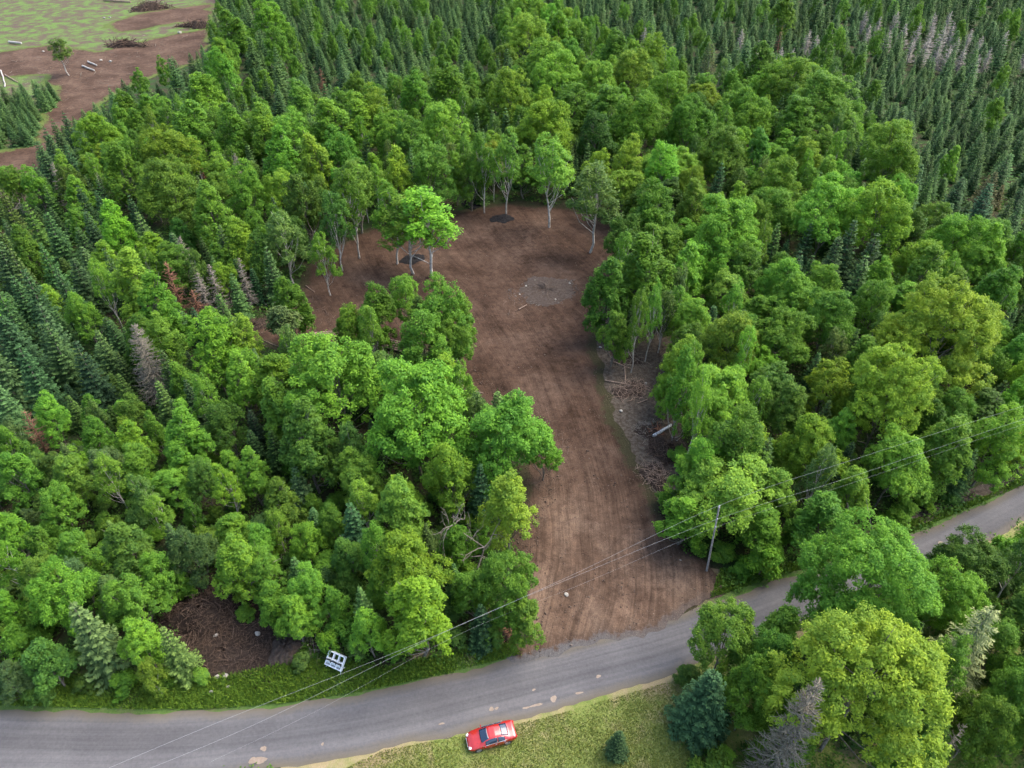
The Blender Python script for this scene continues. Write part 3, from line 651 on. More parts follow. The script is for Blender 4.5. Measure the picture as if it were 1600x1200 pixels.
base_at('shrub', 1562, 905, 868, 40, 'g', 'low shrub under the birch at the right edge of the road')
for (px, py, s) in [(1400, 62, 1), (1412, 85, 1), (1422, 60, 1), (1433, 90, 1.2), (1442, 66, 1), (1450, 98, 1.2), (1458, 72, 1.2), (1466, 100, 1.2), (1474, 60, 1), (1480, 84, 1), (1490, 98, 1), (1445, 45, 1), (1470, 40, .9), (1500, 70, 1), (1516, 82, 1), (1530, 100, 1),
                    (1340, 40, .9), (1345, 60, .9), (1362, 48, .9), (1252, 72, 1), (1264, 80, 1), (1228, 98, .9), (1210, 96, .9), (1286, 70, .9), (1388, 40, .9), (1376, 70, .9), (1512, 110, 1), (1590, 95, 1), (1556, 70, .9), (1000, 65, .9), (1175, 85, .9), (1150, 65, .8)]:
    base_at('fardead', px + 4, py + 16, py - 26 * s, 18 * s, '-')

# the rest of the wood, grown between those
CLEAR = [  # what must stay in view
 [(505, 385), (540, 357), (600, 350), (720, 338), (850, 328), (880, 345), (900, 375), (908, 400), (902, 450), (922, 510), (930, 545), (990, 555), (1015, 600), (1010, 650), (1045, 690), (1040, 745), (1022, 780), (1040, 830), (1075, 870), (1110, 905), (1118, 925), (1080, 945), (860, 1008), (822, 1020), (848, 985), (855, 940), (832, 905), (842, 840), (868, 770), (880, 720), (860, 665), (800, 622), (750, 600), (735, 560), (742, 500), (700, 468), (640, 442), (590, 458), (545, 490), (490, 525), (488, 470), (500, 410)],
 ROAD_UP + ROAD_LO,
 [(-160, 1085), (0, 1082), (60, 1090), (220, 1090), (300, 1072), (470, 1055), (500, 1020), (540, 1025), (600, 1045), (720, 1015), (800, 1000), (830, 1020), (700, 1060), (330, 1115), (-160, 1115)],
 [(270, 960), (330, 915), (370, 960), (440, 985), (470, 1010), (400, 1060), (330, 1060), (310, 1010), (270, 985)],
 [(430, 1210), (600, 1160), (830, 1110), (1060, 1040), (1060, 1130), (1090, 1230), (430, 1290)],
 [(1120, 905), (1240, 895), (1330, 850), (1440, 805), (1600, 745), (1640, 800), (1560, 850), (1450, 850), (1230, 935), (1120, 930)],
 [(-100, -200), (322, -200), (322, 60), (300, 80), (245, 98), (175, 128), (118, 172), (60, 222), (52, 262), (-100, 262), (-100, 232), (45, 232), (62, 190), (98, 150), (70, 122), (0, 132), (-100, 140)],
 [(385, 500), (420, 495), (425, 530), (380, 530)]]
GROUND_NO = [G(DIRT), G(FIELD[:1] + [(340, -60), (345, 40), (325, 85), (250, 110), (180, 140), (125, 185), (75, 225), (55, 270)] + [(-150, 270)])]
SPR_FAR = [(335, -80), (1750, -80), (1750, 425), (1600, 408), (1520, 380), (1460, 385), (1440, 330), (1420, 300), (1400, 330), (1330, 330), (1320, 270), (1340, 230), (1310, 150), (1230, 118), (1150, 130), (1090, 150), (1010, 95), (930, 70), (890, 35), (800, 22), (770, 70), (790, 130), (700, 135), (620, 150), (560, 155), (480, 185), (440, 210), (400, 165), (300, 165), (200, 190), (140, 185), (140, 160), (200, 130), (330, 90)]
SPR_LEFT = [(-100, 285), (60, 320), (130, 330), (200, 365), (235, 425), (165, 450), (180, 520), (200, 620), (130, 640), (60, 640), (-100, 655)]
SPR_CLUMP = [(-100, 138), (70, 124), (96, 150), (60, 190), (42, 232), (-100, 250)]
SPR_EDGE = [(58, 240), (130, 180), (175, 190), (130, 290), (72, 290)]
THICKET = [(-100, 640), (200, 630), (420, 700), (520, 760), (560, 900), (540, 1040), (-100, 1090)]
def blocked(x, y, h, r):
    for k in ((0, .92), (0, .6), (0, .3), (-.85, .55), (.85, .55), (0, .02)):
        X, Y, _ = px_of(x + k[0] * r, y, h * k[1])
        if any(inside(p, X, Y) for p in CLEAR) or (k[1] < .1 and inside(CLEAR[1], X, Y + 22)): return True
    return inside(GROUND_NO[0], x, y) or (inside(GROUND_NO[1], x, y) and not any(inside(p, *px_of(x, y, 4)[:2]) for p in (SPR_CLUMP, SPR_EDGE)))
SEE = [at(x, y, z) for x, y, z in [(1104, 888, .3), (1106, 870, 1.5), (1109, 845, 4), (1113, 812, 8), (1116, 786, 10.8), (508, 1030, 1), (535, 1038, 1), (518, 1052, .5), (320, 950, 1.5), (345, 975, 1), (370, 1000, .5), (345, 1030, .3), (440, 1000, .5), (1034, 677, .5), (1040, 710, 1), (500, 527, .5), (618, 538, .5), (205, 530, 9), (225, 570, 5), (240, 600, 2), (288, 430, 6), (345, 440, 6), (320, 470, 4), (390, 440, 5), (65, 670, 3), (752, 850, 7), (735, 835, 7), (770, 860, 7), (1500, 990, 11), (1260, 1090, 7), (962, 1160, 1), (1470, 790, 0), (1540, 760, 0), (675, 425, 1), (646, 420, 1), (758, 325, 2), (791, 325, 2), (858, 345, 2), (563, 395, 2), (460, 436, 2), (1010, 540, 2), (1105, 90, 8), (1440, 70, 6), (1420, 80, 6), (1470, 80, 6), (1250, 75, 6), (1340, 50, 6)]]
SEE = [(px_of(*p)) for p in SEE]
def hides(x, y, h, r):
    X, Y, dep = px_of(x, y, h * .5); rx = r * F_PX / dep; Yt = px_of(x, y, h)[1]; ry = abs(Y - Yt) + rx * .3
    return any(dep < d_ + r * .3 and ((X - a) / (rx + 3)) ** 2 + ((Y - b_) / (ry + 2)) ** 2 < 1 for a, b_, d_ in SEE)
cell = {}
def near_ok(x, y, r, f):
    i, j = int(x // 12), int(y // 12)
    for a in (-1, 0, 1):
        for b in (-1, 0, 1):
            for (u, v, q) in cell.get((i + a, j + b), ()):
                if (u - x) ** 2 + (v - y) ** 2 < (f * (r + q)) ** 2: return False
    return True
def note(x, y, r): cell.setdefault((int(x // 12), int(y // 12)), []).append((x, y, r))
for q in TREES: note(q['x'], q['y'], q['r'])
cand = []
for it in range(60000):                     # even in the picture near by, even on the ground far off
    if it % 3: p = at(rng.uniform(-60, 1660), rng.uniform(-10, 1230)); x, y = p.x, p.y
    else: y = rng.uniform(60, 420); x = rng.uniform(-1, 1) * (y * .78 + 40)
    X, Y, dep = px_of(x, y, 4)
    if not (-50 < X < 1650 and -40 < Y < 1260): continue
    u = rng.uniform()
    if inside(SPR_FAR, X, Y):
        brd = u < (.13 if X < 800 else .055)
        if .9 < u < .96: note(x, y, 1.6); continue
        if brd: kind, r, h, hue, f = 'broad', rng.uniform(2.2, 3.4), rng.uniform(8, 11), rng.choice(list('gldg')), .75
        else: kind, r, h, hue, f = 'spruce', rng.uniform(1.3, 3.2), 0, rng.choice(list('ssSSSFB')), .82; h = r * rng.uniform(2.3, 4.4)
    elif inside(SPR_LEFT, X, Y):
        if u < .16: kind, r, h, hue, f = 'broad', rng.uniform(2.2, 3.4), rng.uniform(7, 10), rng.choice(list('gl')), .75
        else: kind, r, h, hue, f = 'spruce', rng.uniform(1.3, 3.3), 0, rng.choice(list('sSSSF')), .8; h = r * rng.uniform(2.4, 4.6)
    elif inside(SPR_CLUMP, X, Y) or inside(SPR_EDGE, X, Y):
        kind, r, h, hue, f = 'spruce', rng.uniform(1.5, 2.2), 0, rng.choice(list('FFS')), .66; h = r * rng.uniform(2.8, 3.8)
    elif inside(THICKET, X, Y):
        if u < .14: kind, r, h, hue, f = 'spruce', rng.uniform(1.2, 1.8), 0, rng.choice(list('SFb')), .8; h = r * 4
        elif u < .40: kind, r, h, hue, f = 'sapling', rng.uniform(1.3, 2.1), rng.uniform(5, 8), rng.choice(list('gglFb')), .78
        elif u < .58: kind, r, h, hue, f = 'shrub', rng.uniform(1.2, 2.2), rng.uniform(1.8, 3.6), rng.choice(list('gglb')), .78
        elif u < .72: kind, r, h, hue, f = 'birch', rng.uniform(1.5, 2.2), rng.uniform(7, 10), rng.choice(list('lFg')), .78
        else: kind, r, h, hue, f = 'broad', rng.uniform(1.9, 3.2), rng.uniform(5.5, 8.5), rng.choice(list('ggldb')), .66
    else:
        ps = .34 if X < 820 and Y < 330 else .24 if X < 460 and Y < 640 else .10
        if u < ps: kind, r, h, hue, f = 'spruce', rng.uniform(1.5, 2.4), 0, rng.choice(list('sSSF')), .66; h = r * rng.uniform(4.2, 5.4)
        elif u < ps + .10: kind, r, h, hue, f = 'birch', rng.uniform(2, 2.8), rng.uniform(10, 14), rng.choice(list('lgF')), .66
        elif u < ps + .18: kind, r, h, hue, f = 'shrub', rng.uniform(1.4, 2.4), rng.uniform(2, 4.5), rng.choice(list('ggl')), .72
        elif rng.uniform() < (.5 if X > 850 or (X > 540 and Y < 330) else .15): kind, r, h, hue, f = 'maple', rng.uniform(3.6, 5.6), rng.uniform(10, 13), rng.choice(list('gglllyd')), .62
        else: kind, r, h, hue, f = 'broad', rng.uniform(2.6, 4.3), rng.uniform(8.5, 12), rng.choice(list('ggglldly')), .62
    if blocked(x, y, h, r) or hides(x, y, h, r) or not near_ok(x, y, r, f): continue
    note(x, y, r); cand.append((dep, kind, x, y, h, r, hue))
# low growth filling the gaps and the forest's edges
cell2 = {}
for it in range(9000):
    p = at(rng.uniform(-40, 1640), rng.uniform(230, 1200)); x, y = p.x, p.y; X, Y, dep = px_of(x, y, 1.5)
    if inside(SPR_FAR, X, Y) or inside(SPR_LEFT, X, Y): continue
    r = rng.uniform(1.0, 2.0); h = r * rng.uniform(1.2, 2.0)
    if blocked(x, y, h, r * .8) or hides(x, y, h, r): continue
    if any((u - x) ** 2 + (v - y) ** 2 < (.85 * (r + q)) ** 2 for a in (-1, 0, 1) for b in (-1, 0, 1) for (u, v, q) in cell2.get((int(x // 4) + a, int(y // 4) + b), ())): continue
    if any((u - x) ** 2 + (v - y) ** 2 < (.55 * q) ** 2 for a in (-1, 0, 1) for b in (-1, 0, 1) for (u, v, q) in cell.get((int(x // 12) + a, int(y // 12) + b), ())): continue
    cell2.setdefault((int(x // 4), int(y // 4)), []).append((x, y, r)); cand.append((dep, 'shrub', x, y, h, r, rng.choice(list('gggldF'))))
cand.sort(key=lambda q: q[0])
nsp = sum(q['kind'] in ('spruce', 'bigspruce', 'larch') for q in TREES)
nbr = sum(q['kind'] == 'broad' for q in TREES)
far_sp, far_br = [], []; nsh = sum(q['kind'] == 'shrub' for q in TREES)
for (dep, kind, x, y, h, r, hue) in cand:
    if kind == 'spruce':
        if nsp >= 300: far_sp.append((x, y, h, r)); continue
        nsp += 1
    if kind == 'broad':
        if nbr >= 300: far_br.append((x, y, h, r)); continue
        nbr += 1
    if kind == 'shrub':
        nsh += 1
        if nsh > 296: continue
    plant(kind, x, y, h, r, hue)
# beyond the 300 that show largest: the far stand as one
def stand(name, pts, protos, color, mat, label):
    n = len(pts); P = np.array(pts)
    me = bpy.data.meshes.new(name); me.vertices.add(n)
    me.vertices.foreach_set('co', np.column_stack([P[:, :2], np.full(n, -.05)]).astype(np.float32).ravel())
    var = rng.integers(0, len(protos), n)
    a = me.attributes.new('variant', 'INT', 'POINT'); a.data.foreach_set('value', var.astype(np.int32))
    Rp = np.array([p['R'] for p in protos])[var]; Hp = np.array([p['H'] for p in protos])[var]
    a = me.attributes.new('grow', 'FLOAT_VECTOR', 'POINT'); a.data.foreach_set('vector', np.column_stack([P[:, 3] / Rp, P[:, 3] / Rp, P[:, 2] / Hp]).astype(np.float32).ravel())
    a = me.attributes.new('turn', 'FLOAT_VECTOR', 'POINT'); a.data.foreach_set('vector', np.column_stack([rng.normal(0, .03, n), rng.normal(0, .03, n), rng.uniform(0, 6.28, n)]).astype(np.float32).ravel())
    o = obj(name, me, mat); o.color = (*color, 1)
    ng = bpy.data.node_groups.new(name, 'GeometryNodeTree')
    ng.interface.new_socket('Geometry', in_out='INPUT', socket_type='NodeSocketGeometry'); ng.interface.new_socket('Geometry', in_out='OUTPUT', socket_type='NodeSocketGeometry')
    N = ng.nodes; L = ng.links; gi = N.new('NodeGroupInput'); go = N.new('NodeGroupOutput'); jn = N.new('GeometryNodeJoinGeometry')
    def na(nm, ty):
        q = N.new('GeometryNodeInputNamedAttribute'); q.data_type = ty; q.inputs[0].default_value = nm; return q.outputs[0]
    va, gr, tu = na('variant', 'INT'), na('grow', 'FLOAT_VECTOR'), na('turn', 'FLOAT_VECTOR')
    for i, p in enumerate(protos):
        src = next(ob for ob in C.objects if ob.data == p['crown'])
        oi = N.new('GeometryNodeObjectInfo'); oi.inputs['Object'].default_value = src; oi.inputs['As Instance'].default_value = True
        ip = N.new('GeometryNodeInstanceOnPoints')
        cmp = N.new('FunctionNodeCompare'); cmp.data_type = 'INT'; cmp.operation = 'EQUAL'; cmp.inputs[3].default_value = i
        L.new(va, cmp.inputs[2]); L.new(cmp.outputs[0], ip.inputs['Selection'])
        L.new(gi.outputs[0], ip.inputs['Points']); L.new(oi.outputs['Geometry'], ip.inputs['Instance'])
        L.new(gr, ip.inputs['Scale']); L.new(tu, ip.inputs['Rotation']); L.new(ip.outputs[0], jn.inputs[0])
    L.new(jn.outputs[0], go.inputs[0])
    md = o.modifiers.new('grow', 'NODES'); md.node_group = ng
    tag(o, label, 'forest', None, 'stuff')
if far_sp: stand('spruce_forest', far_sp, PR['spruce'], HUE['S'][0], M['needle'], 'dense dark spruce forest covering the far ground')
if far_br: stand('broadleaf_forest', far_br, PR['broad'], HUE['g'][0], M['leaf'], 'scattered far leafy trees among the distant spruces')
print('TREES', len(TREES), 'spruce', nsp, 'broad', nbr, 'far', len(far_sp), len(far_br))

# ================================================================== UNDERGROWTH, GRASS
V, N_, S_, T_, U_ = [], [], [], [], []
NO_UG = [G([(-160, 1095), (0, 1070), (260, 1040), (430, 1040), (600, 1040), (815, 1010), (815, 1030), (560, 1090), (330, 1115), (-160, 1115)]), G(DIRT), G(ROAD_UP + ROAD_LO), G(FIELD), G([(430, 1210), (600, 1155), (830, 1100), (1060, 1045), (1080, 1300), (300, 1300)]), G([(900, 480), (1000, 490), (1055, 560), (1075, 740), (1075, 830), (1040, 840), (980, 700), (930, 600)]), G([(270, 960), (330, 900), (470, 980), (470, 1030), (420, 1075), (280, 1040)])]
for it in range(11000):
    p = at(rng.uniform(-40, 1640), rng.uniform(150, 1220)); dep = px_of(p.x, p.y, 0)[2]
    if any(inside(q, p.x, p.y) for q in NO_UG): continue
    k = dep / 90; n = 12; s = .30 * k
    c = np.array([p.x, p.y, 0]) + rng.normal(0, .45 * k, (n, 3)) * [1, 1, 0]; c[:, 2] = rng.uniform(.05, .75, n)
    V.append(c); S_.append(np.full(n, s)); T_.append(np.clip(rng.uniform(0, .8) + rng.normal(0, .15, n), 0, 1))
P = np.concatenate(V); S = np.concatenate(S_); T = np.concatenate(T_)
Vv, Ff = leaves(P, np.tile(UP, (len(P), 1)) + rng.normal(0, .5, P.shape), S * 1.4, S * .8, rng)
o = obj('undergrowth', mesh_np('undergrowth', Vv, Ff, T), M['leaf']); o.color = (.07, .16, .03, 1)
tag(o, 'ferns and low leafy undergrowth on the forest floor', 'undergrowth', None, 'stuff')
def grass(name, polys, n, hgt, color, label, avoid=(), patch=.0, wd=.05):
    Gp = [G(q) for q in polys]; Av = [G(q) for q in avoid]; xs = [p for q in polys for p in q]
    x0, x1 = max(-20, min(p[0] for p in xs)), min(1620, max(p[0] for p in xs)); y0, y1 = min(p[1] for p in xs), min(1215, max(p[1] for p in xs))
    pts = []
    while len(pts) < n:
        p = at(rng.uniform(x0, x1), rng.uniform(y0, y1))
        if not any(inside(q, p.x, p.y) for q in Gp) or any(inside(q, p.x, p.y) for q in Av): continue
        if patch and math.sin(p.x * .55 + 1) + math.sin(p.y * .8 + p.x * .3) + math.sin(p.x * 1.7 - p.y * 1.3) * .6 < rng.uniform(-3, patch): continue
        pts.append((p.x, p.y))
    P = np.array(pts); n = len(P); a = rng.uniform(0, 6.28, n); h = hgt * rng.uniform(.4, 1.4, n); w_ = wd * rng.uniform(.6, 1.4, n)
    ln = rng.normal(0, .45, (n, 2)) * h[:, None]
    B = np.column_stack([P, np.zeros(n)]); sx = np.column_stack([np.cos(a), np.sin(a), np.zeros(n)]) * w_[:, None]
    tp = B + np.column_stack([ln, h]); md = B + np.column_stack([ln * .35, h * .6])
    V = np.stack([B - sx, B + sx, md + sx * .7, tp, md - sx * .7], 1).reshape(-1, 3)
    o = obj(name, mesh_np(name, V, np.arange(5 * n).reshape(n, 5), np.clip(rng.normal(.45, .25, n), 0, 1)), M['grassblade']); o.color = (*color, 1)
    return tag(o, label, 'grass', None, 'stuff')
grass('roadside_grass', [[(-40, 1080), (60, 1062), (240, 1050), (330, 1060), (430, 1040), (480, 1000), (540, 1030), (600, 1045), (720, 1015), (800, 1005), (815, 1022), (700, 1052), (560, 1082), (450, 1098), (330, 1108), (200, 1108), (-40, 1100)],
     [(1110, 935), (1125, 890), (1240, 880), (1320, 848), (1440, 808), (1540, 775), (1640, 725), (1640, 740), (1500, 800), (1420, 834), (1310, 872), (1200, 905)]], 44000, .34, (.098, .215, .034), 'long green grass and weeds along the roadside',
     [[(280, 960), (400, 950), (470, 1000), (420, 1040), (300, 1040)]], .1, .06)
grass('lawn_grass', [[(520, 1210), (600, 1172), (720, 1150), (850, 1122), (960, 1090), (1060, 1062), (1110, 1100), (1110, 1215)]], 36000, .10, (.145, .20, .048), 'short patchy grass on the lawn beside the road', [], -.2, .04)
# ================================================================== THINGS
# --- red car
M['paint'] = plain('red_car_paint', (.36, .020, .016), .22, .25, .5, 1.0)
M['glass'] = plain('dark_blue_car_glass', (.010, .022, .045), .05, 0, .8)
M['tyre'] = plain('black_rubber', (.015, .015, .016), .8)
M['alloy'] = plain('silver_alloy', (.55, .56, .58), .3, .8)
M['trim'] = plain('black_trim', (.012, .012, .013), .4)
M['chrome'] = plain('bright_chrome', (.75, .75, .76), .15, 1)
M['lampglass'] = plain('clear_lamp_glass', (.7, .72, .75), .1, .3)
M['redlamp'] = plain('red_lamp_glass', (.35, .01, .01), .15)
M['plate'] = plain('pale_plate', (.6, .62, .65), .5)
def interp(x, tab):
    xs = [q[0] for q in tab]; return np.array([np.interp(x, xs, [q[i] for q in tab]) for i in range(1, len(tab[0]))])
#      x(front=+)  top   roofhalf belt  belthalf sillhalf bottom
CAR = [(-2.30, .78, .60, .70, .70, .66, .42), (-2.22, .96, .66, .86, .80, .76, .30), (-2.00, 1.06, .70, .94, .86, .84, .22), (-1.62, 1.10, .66, .96, .89, .88, .20), (-1.35, 1.20, .60, .96, .90, .89, .19),
       (-.85, 1.39, .56, .96, .91, .90, .19), (-.30, 1.46, .56, .95, .91, .90, .19), (.20, 1.43, .57, .94, .91, .90, .19), (.55, 1.32, .60, .93, .91, .90, .19), (1.10, 1.02, .68, .90, .91, .90, .19),
       (1.30, .96, .70, .86, .90, .89, .20), (1.80, .86, .66, .76, .88, .86, .21), (2.12, .74, .58, .64, .80, .78, .24), (2.30, .60, .46, .54, .66, .64, .32)]
def ring(x, off=0.0):
    top, rh, bt, bh, sh, bo = interp(x, sorted(CAR))
    pts = [(0, top + .02), (rh * .55, top + .008), (rh, top - .03), ((rh + bh) / 2 + .02, (top - .03 + bt) / 2 + .01), (bh, bt), (bh + .02, (bt * .55 + bo * .45)), (sh, bo + .08), (sh - .07, bo)]
    return [np.array(p) + off * np.array([.55 * i / 4 if i < 5 else 1, 1 - .2 * i if i < 5 else 0]) for i, p in enumerate(pts)]
def car_mesh():
    bm = bmesh.new(); xs = np.unique(np.round(np.concatenate([np.linspace(-2.3, 2.3, 31), [q[0] for q in CAR]]), 3)); rows = []
    for x in xs:
        r = ring(x); full = [(-y, z) for y, z in r[:0:-1]] + [(y, z) for y, z in r]
        rows.append([bm.verts.new((x, y, z)) for y, z in full])
    for a, b in zip(rows, rows[1:]):
        for i in range(len(a) - 1): bm.faces.new((a[i], a[i + 1], b[i + 1], b[i]))
        bm.faces.new((a[-1], a[0], b[0], b[-1]))
    bm.faces.new(rows[0]); bm.faces.new(rows[-1][::-1])
    bmesh.ops.recalc_face_normals(bm, faces=bm.faces)
    for f in bm.faces: f.smooth = len(f.verts) == 4
    me = bpy.data.meshes.new('body'); bm.to_mesh(me); bm.free(); return me
def patch(name, xa, xb, v0, v1, off=.012, n=8, inset=0.0, mirror=False, skew=0.0):
    """piece of skin between stations xa..xb and profile positions v0..v1 (0 roof middle, 2 roof edge, 4 belt)"""
    bm = bmesh.new(); rows = []
    def P(x, v):
        r = ring(x); i = min(int(abs(v)), 6); f = abs(v) - i; p = r[i] * (1 - f) + r[i + 1] * f
        q = r[i + 1] - r[i]; nn = np.array([-q[1], q[0]]); nn = nn / max(np.linalg.norm(nn), 1e-6); nn = -nn if nn[1] < 0 and i < 4 else nn
        if nn[0] < 0: nn = -nn
        p = p + nn * off + np.array([0, off * (.6 if abs(v) < 2 else 0)]); return (x, math.copysign(p[0], v) if v else 0, p[1])
    vs = np.linspace(v0, v1, n)
    for k in range(n):
        s = k / (n - 1)
        rows.append([bm.verts.new(P(xa + (xb - xa) * s + skew * (abs(v) / 2) ** 2 * .1, v)) for v in vs])
    for a, b in zip(rows, rows[1:]):
        for i in range(n - 1): bm.faces.new((a[i], a[i + 1], b[i + 1], b[i]))
    bmesh.ops.recalc_face_normals(bm, faces=bm.faces)
    up = sum((f.normal.z + abs(f.normal.y) * 0 for f in bm.faces))
    if up < 0: bmesh.ops.reverse_faces(bm, faces=bm.faces)
    bmesh.ops.solidify(bm, geom=bm.faces[:], thickness=.006)
    for f in bm.faces: f.smooth = True
    me = bpy.data.meshes.new(name); bm.to_mesh(me); bm.free(); return me
def lathe(name, prof, axis='Y', k=20, smooth=True):
    V, Fc = [], []
    for r_, h_ in prof:
        for i in range(k):
            a = 6.2832 * i / k; V.append((r_ * math.cos(a), h_, r_ * math.sin(a)) if axis == 'Y' else (r_ * math.cos(a), r_ * math.sin(a), h_))
    for j in range(len(prof) - 1):
        for i in range(k): Fc.append((j * k + i, j * k + (i + 1) % k, (j + 1) * k + (i + 1) % k, (j + 1) * k + i))
    return mesh_np(name, V, Fc, None, smooth)
def box(bm, c, s, rot=None, bev=.01):
    r = bmesh.ops.create_cube(bm, size=1); vs = r['verts']
    bmesh.ops.scale(bm, vec=s, verts=vs)
    if bev: 
        es = list({e for v in vs for e in v.link_edges}); rb = bmesh.ops.bevel(bm, geom=es, offset=bev, segments=1, affect='EDGES'); vs = list({v for f in rb['faces'] for v in f.verts} | {v for v in vs if v.is_valid})
    if rot is not None: bmesh.ops.rotate(bm, cent=(0, 0, 0), matrix=rot, verts=vs)
    bmesh.ops.translate(bm, vec=c, verts=vs)
def bmo(name, bm, mat, parent=None):
    bmesh.ops.recalc_face_normals(bm, faces=bm.faces)
    me = bpy.data.meshes.new(name); bm.to_mesh(me); bm.free(); return obj(name, me, mat, parent)
fw, rw = at(749, 1172.5, .33), at(793, 1160.5, .33)
hd = (fw - rw).to_2d().normalized(); ang = math.atan2(hd.y, hd.x); side = Vector((-hd.y, hd.x))      # left side of the car faces the camera
mid = (fw + rw) / 2; cc = mid.to_2d() - side * .88
car = empty('parked_car', (cc.x, cc.y, 0), ang)
tag(car, 'red four-door sedan parked on the grass at the road edge', 'car')
obj('body', car_mesh(), M['paint'], car)
obj('windscreen', patch('windscreen', .38, 1.08, -1.9, 1.9, skew=-.6), M['glass'], car)
obj('rear_window', patch('rear_window', -1.55, -.88, -1.85, 1.85, skew=.6), M['glass'], car)
for sg in (1, -1):
    obj('side_window', patch('side_window', -.42, .72, sg * 2.25, sg * 3.8), M['glass'], car)
    obj('side_window', patch('side_window', -1.12, -.48, sg * 2.3, sg * 3.8), M['glass'], car)
    obj('window_trim', patch('window_trim', -1.4, 1.0, sg * 3.86, sg * 4.02, .016), M['chrome'], car)
    for x0, x1 in ((-.44, .78), (-1.25, -.47)):
        dr = obj('door', patch('door', x0, x1, sg * 4.1, sg * 5.9, .006), M['paint'], car)
        bm = bmesh.new(); box(bm, (x0 + .16, sg * .945, .80), (.2, .03, .035)); bmo('handle', bm, M['chrome'], dr)
    bm = bmesh.new(); box(bm, (.78, sg * 1.0, .98), (.12, .2, .12), None, .04); bmo('mirror', bm, M['paint'], car)
    bm = bmesh.new(); box(bm, (2.12, sg * .58, .66), (.26, .34, .11), Matrix.Rotation(-sg * .45, 3, 'Z') @ Matrix.Rotation(.35, 3, 'Y'), .04); bmo('headlight', bm, M['lampglass'], car)
    bm = bmesh.new(); box(bm, (-2.22, sg * .64, .80), (.16, .3, .15), Matrix.Rotation(sg * .3, 3, 'Z'), .04); bmo('taillight', bm, M['redlamp'], car)
    for x in (1.36, -1.36):
        obj('wheel_arch', lathe('wheel_arch', [(.30, sg * .9), (.39, sg * .915), (.40, sg * .90)], k=24), M['trim'], car).location = (x, 0, .34)
        ty = obj('wheel', lathe('wheel', [(.20, sg * .70), (.31, sg * .70), (.33, sg * .73), (.33, sg * .90), (.31, sg * .925), (.235, sg * .925)], k=28), M['tyre'], car); ty.location = (x, 0, .33)
        rim = bmesh.new()
        for q in range(5): box(rim, (0, 0, 0), (.055, .02, .24), None, .0045)
        for q in range(5):
            vs = rim.verts[:]; kk = len(vs) // 5; sel = vs[q * kk:(q + 1) * kk]
            bmesh.ops.translate(rim, vec=(0, sg * .922, .12), verts=sel); bmesh.ops.rotate(rim, cent=(0, 0, 0), matrix=Matrix.Rotation(q * 1.2566, 3, 'Y'), verts=sel)
        rr = bmo('rim', rim, M['alloy'], ty)
        obj('rim_edge', lathe('rim_edge', [(.20, sg * .91), (.235, sg * .932), (.245, sg * .92)], k=24), M['alloy'], ty)
bm = bmesh.new(); box(bm, (2.275, 0, .50), (.06, .86, .16), None, .02); bmo('grille', bm, M['trim'], car)
bm = bmesh.new(); box(bm, (2.30, 0, .575), (.05, .9, .035), None, .01); bmo('grille_bar', bm, M['chrome'], car)
bm = bmesh.new(); box(bm, (-2.305, 0, .62), (.02, .46, .13), None, 0); bmo('number_plate', bm, M['plate'], car)
bm = bmesh.new(); box(bm, (-2.26, 0, .36), (.12, 1.2, .12), None, .03); bmo('rear_bumper', bm, M['trim'], car)

# --- utility pole and wires
M['polewood'] = bark('weathered_pole_wood', (.17, .16, .15), (.34, .32, .30)); M['wire'] = plain('aluminium_wire', (.26, .27, .28), .7, .0)
M['ceramic'] = plain('pale_insulator', (.6, .6, .58), .3)
pb = at(1104, 893); PH = 11.0
top_px = px_of(pb.x, pb.y, PH)
pole = empty('utility_pole', (pb.x, pb.y, -.05)); tag(pole, 'grey wooden utility pole beside the mouth of the dirt track', 'utility pole')
lean = at(1116, 785, PH); lx, ly = (lean.x - pb.x) * .6, 0
Vt, Ft = polyline([[0, 0, 0], [lx * .5, 0, PH / 2], [lx, 0, PH]],   .12, .085, 12); pm, pf = Vt.tolist(), Ft.tolist()
obj('shaft', mesh_np('shaft', Vt, Ft, None, True), M['polewood'], pole)
obj('cap', lathe('cap', [(.0, PH + .03), (.10, PH + .02), (.115, PH - .06)], 'Z'), M['polewood'], pole).location = (lx, 0, .0)
obj('insulator', lathe('insulator', [(.0, .30), (.05, .28), (.07, .2), (.04, .15), (.07, .1), (.04, .05), (.03, 0)], 'Z', 12), M['ceramic'], pole).location = (lx, 0, PH)
for z in (9.3, 8.0):
    bm = bmesh.new(); box(bm, (lx * z / PH, -.16, z), (.10, .14, .16), None, .02); bmo('bracket', bm, M['alloy'], pole)
ptop = np.array([pb.x + lx, pb.y, PH + .25])
def wire(name, pts, label, r=.0075):
    P = smooth_line(pts, 14); V, Fc = polyline(P, r, r, 5)
    o = obj(name, mesh_np(name, V, Fc, None, True), M['wire']); tag(o, label, 'power line', 'power lines along the road')
    return o
def W(px, py, z): return np.array(at(px, py, z))
def zl(x, hi, lo): return lo + (hi - lo) * ((x - 640) / 476) ** 2 if x > 164 else hi
wire('power_line', [W(60, 1247, 10.6), W(330, 1133, 9.6), W(640, 1010, 9.1), W(880, 905, 9.8), ptop, W(1340, 716, 12.5), W(1600, 634, 14.5), W(1760, 585, 16)], 'topmost power line, carried on the top of the utility pole')
p2 = np.array([pb.x + lx * .85, pb.y - .2, 9.3]); p3 = np.array([pb.x + lx * .73, pb.y - .2, 8.0])
wire('power_line', [W(120, 1246, 9.0), W(400, 1131, 8.1), W(700, 985, 7.6), W(900, 900, 8.2), p2, W(1330, 745, 11.3), W(1600, 655, 13.3), W(1760, 606, 14.8)], 'middle power line, second below the top of the utility pole')
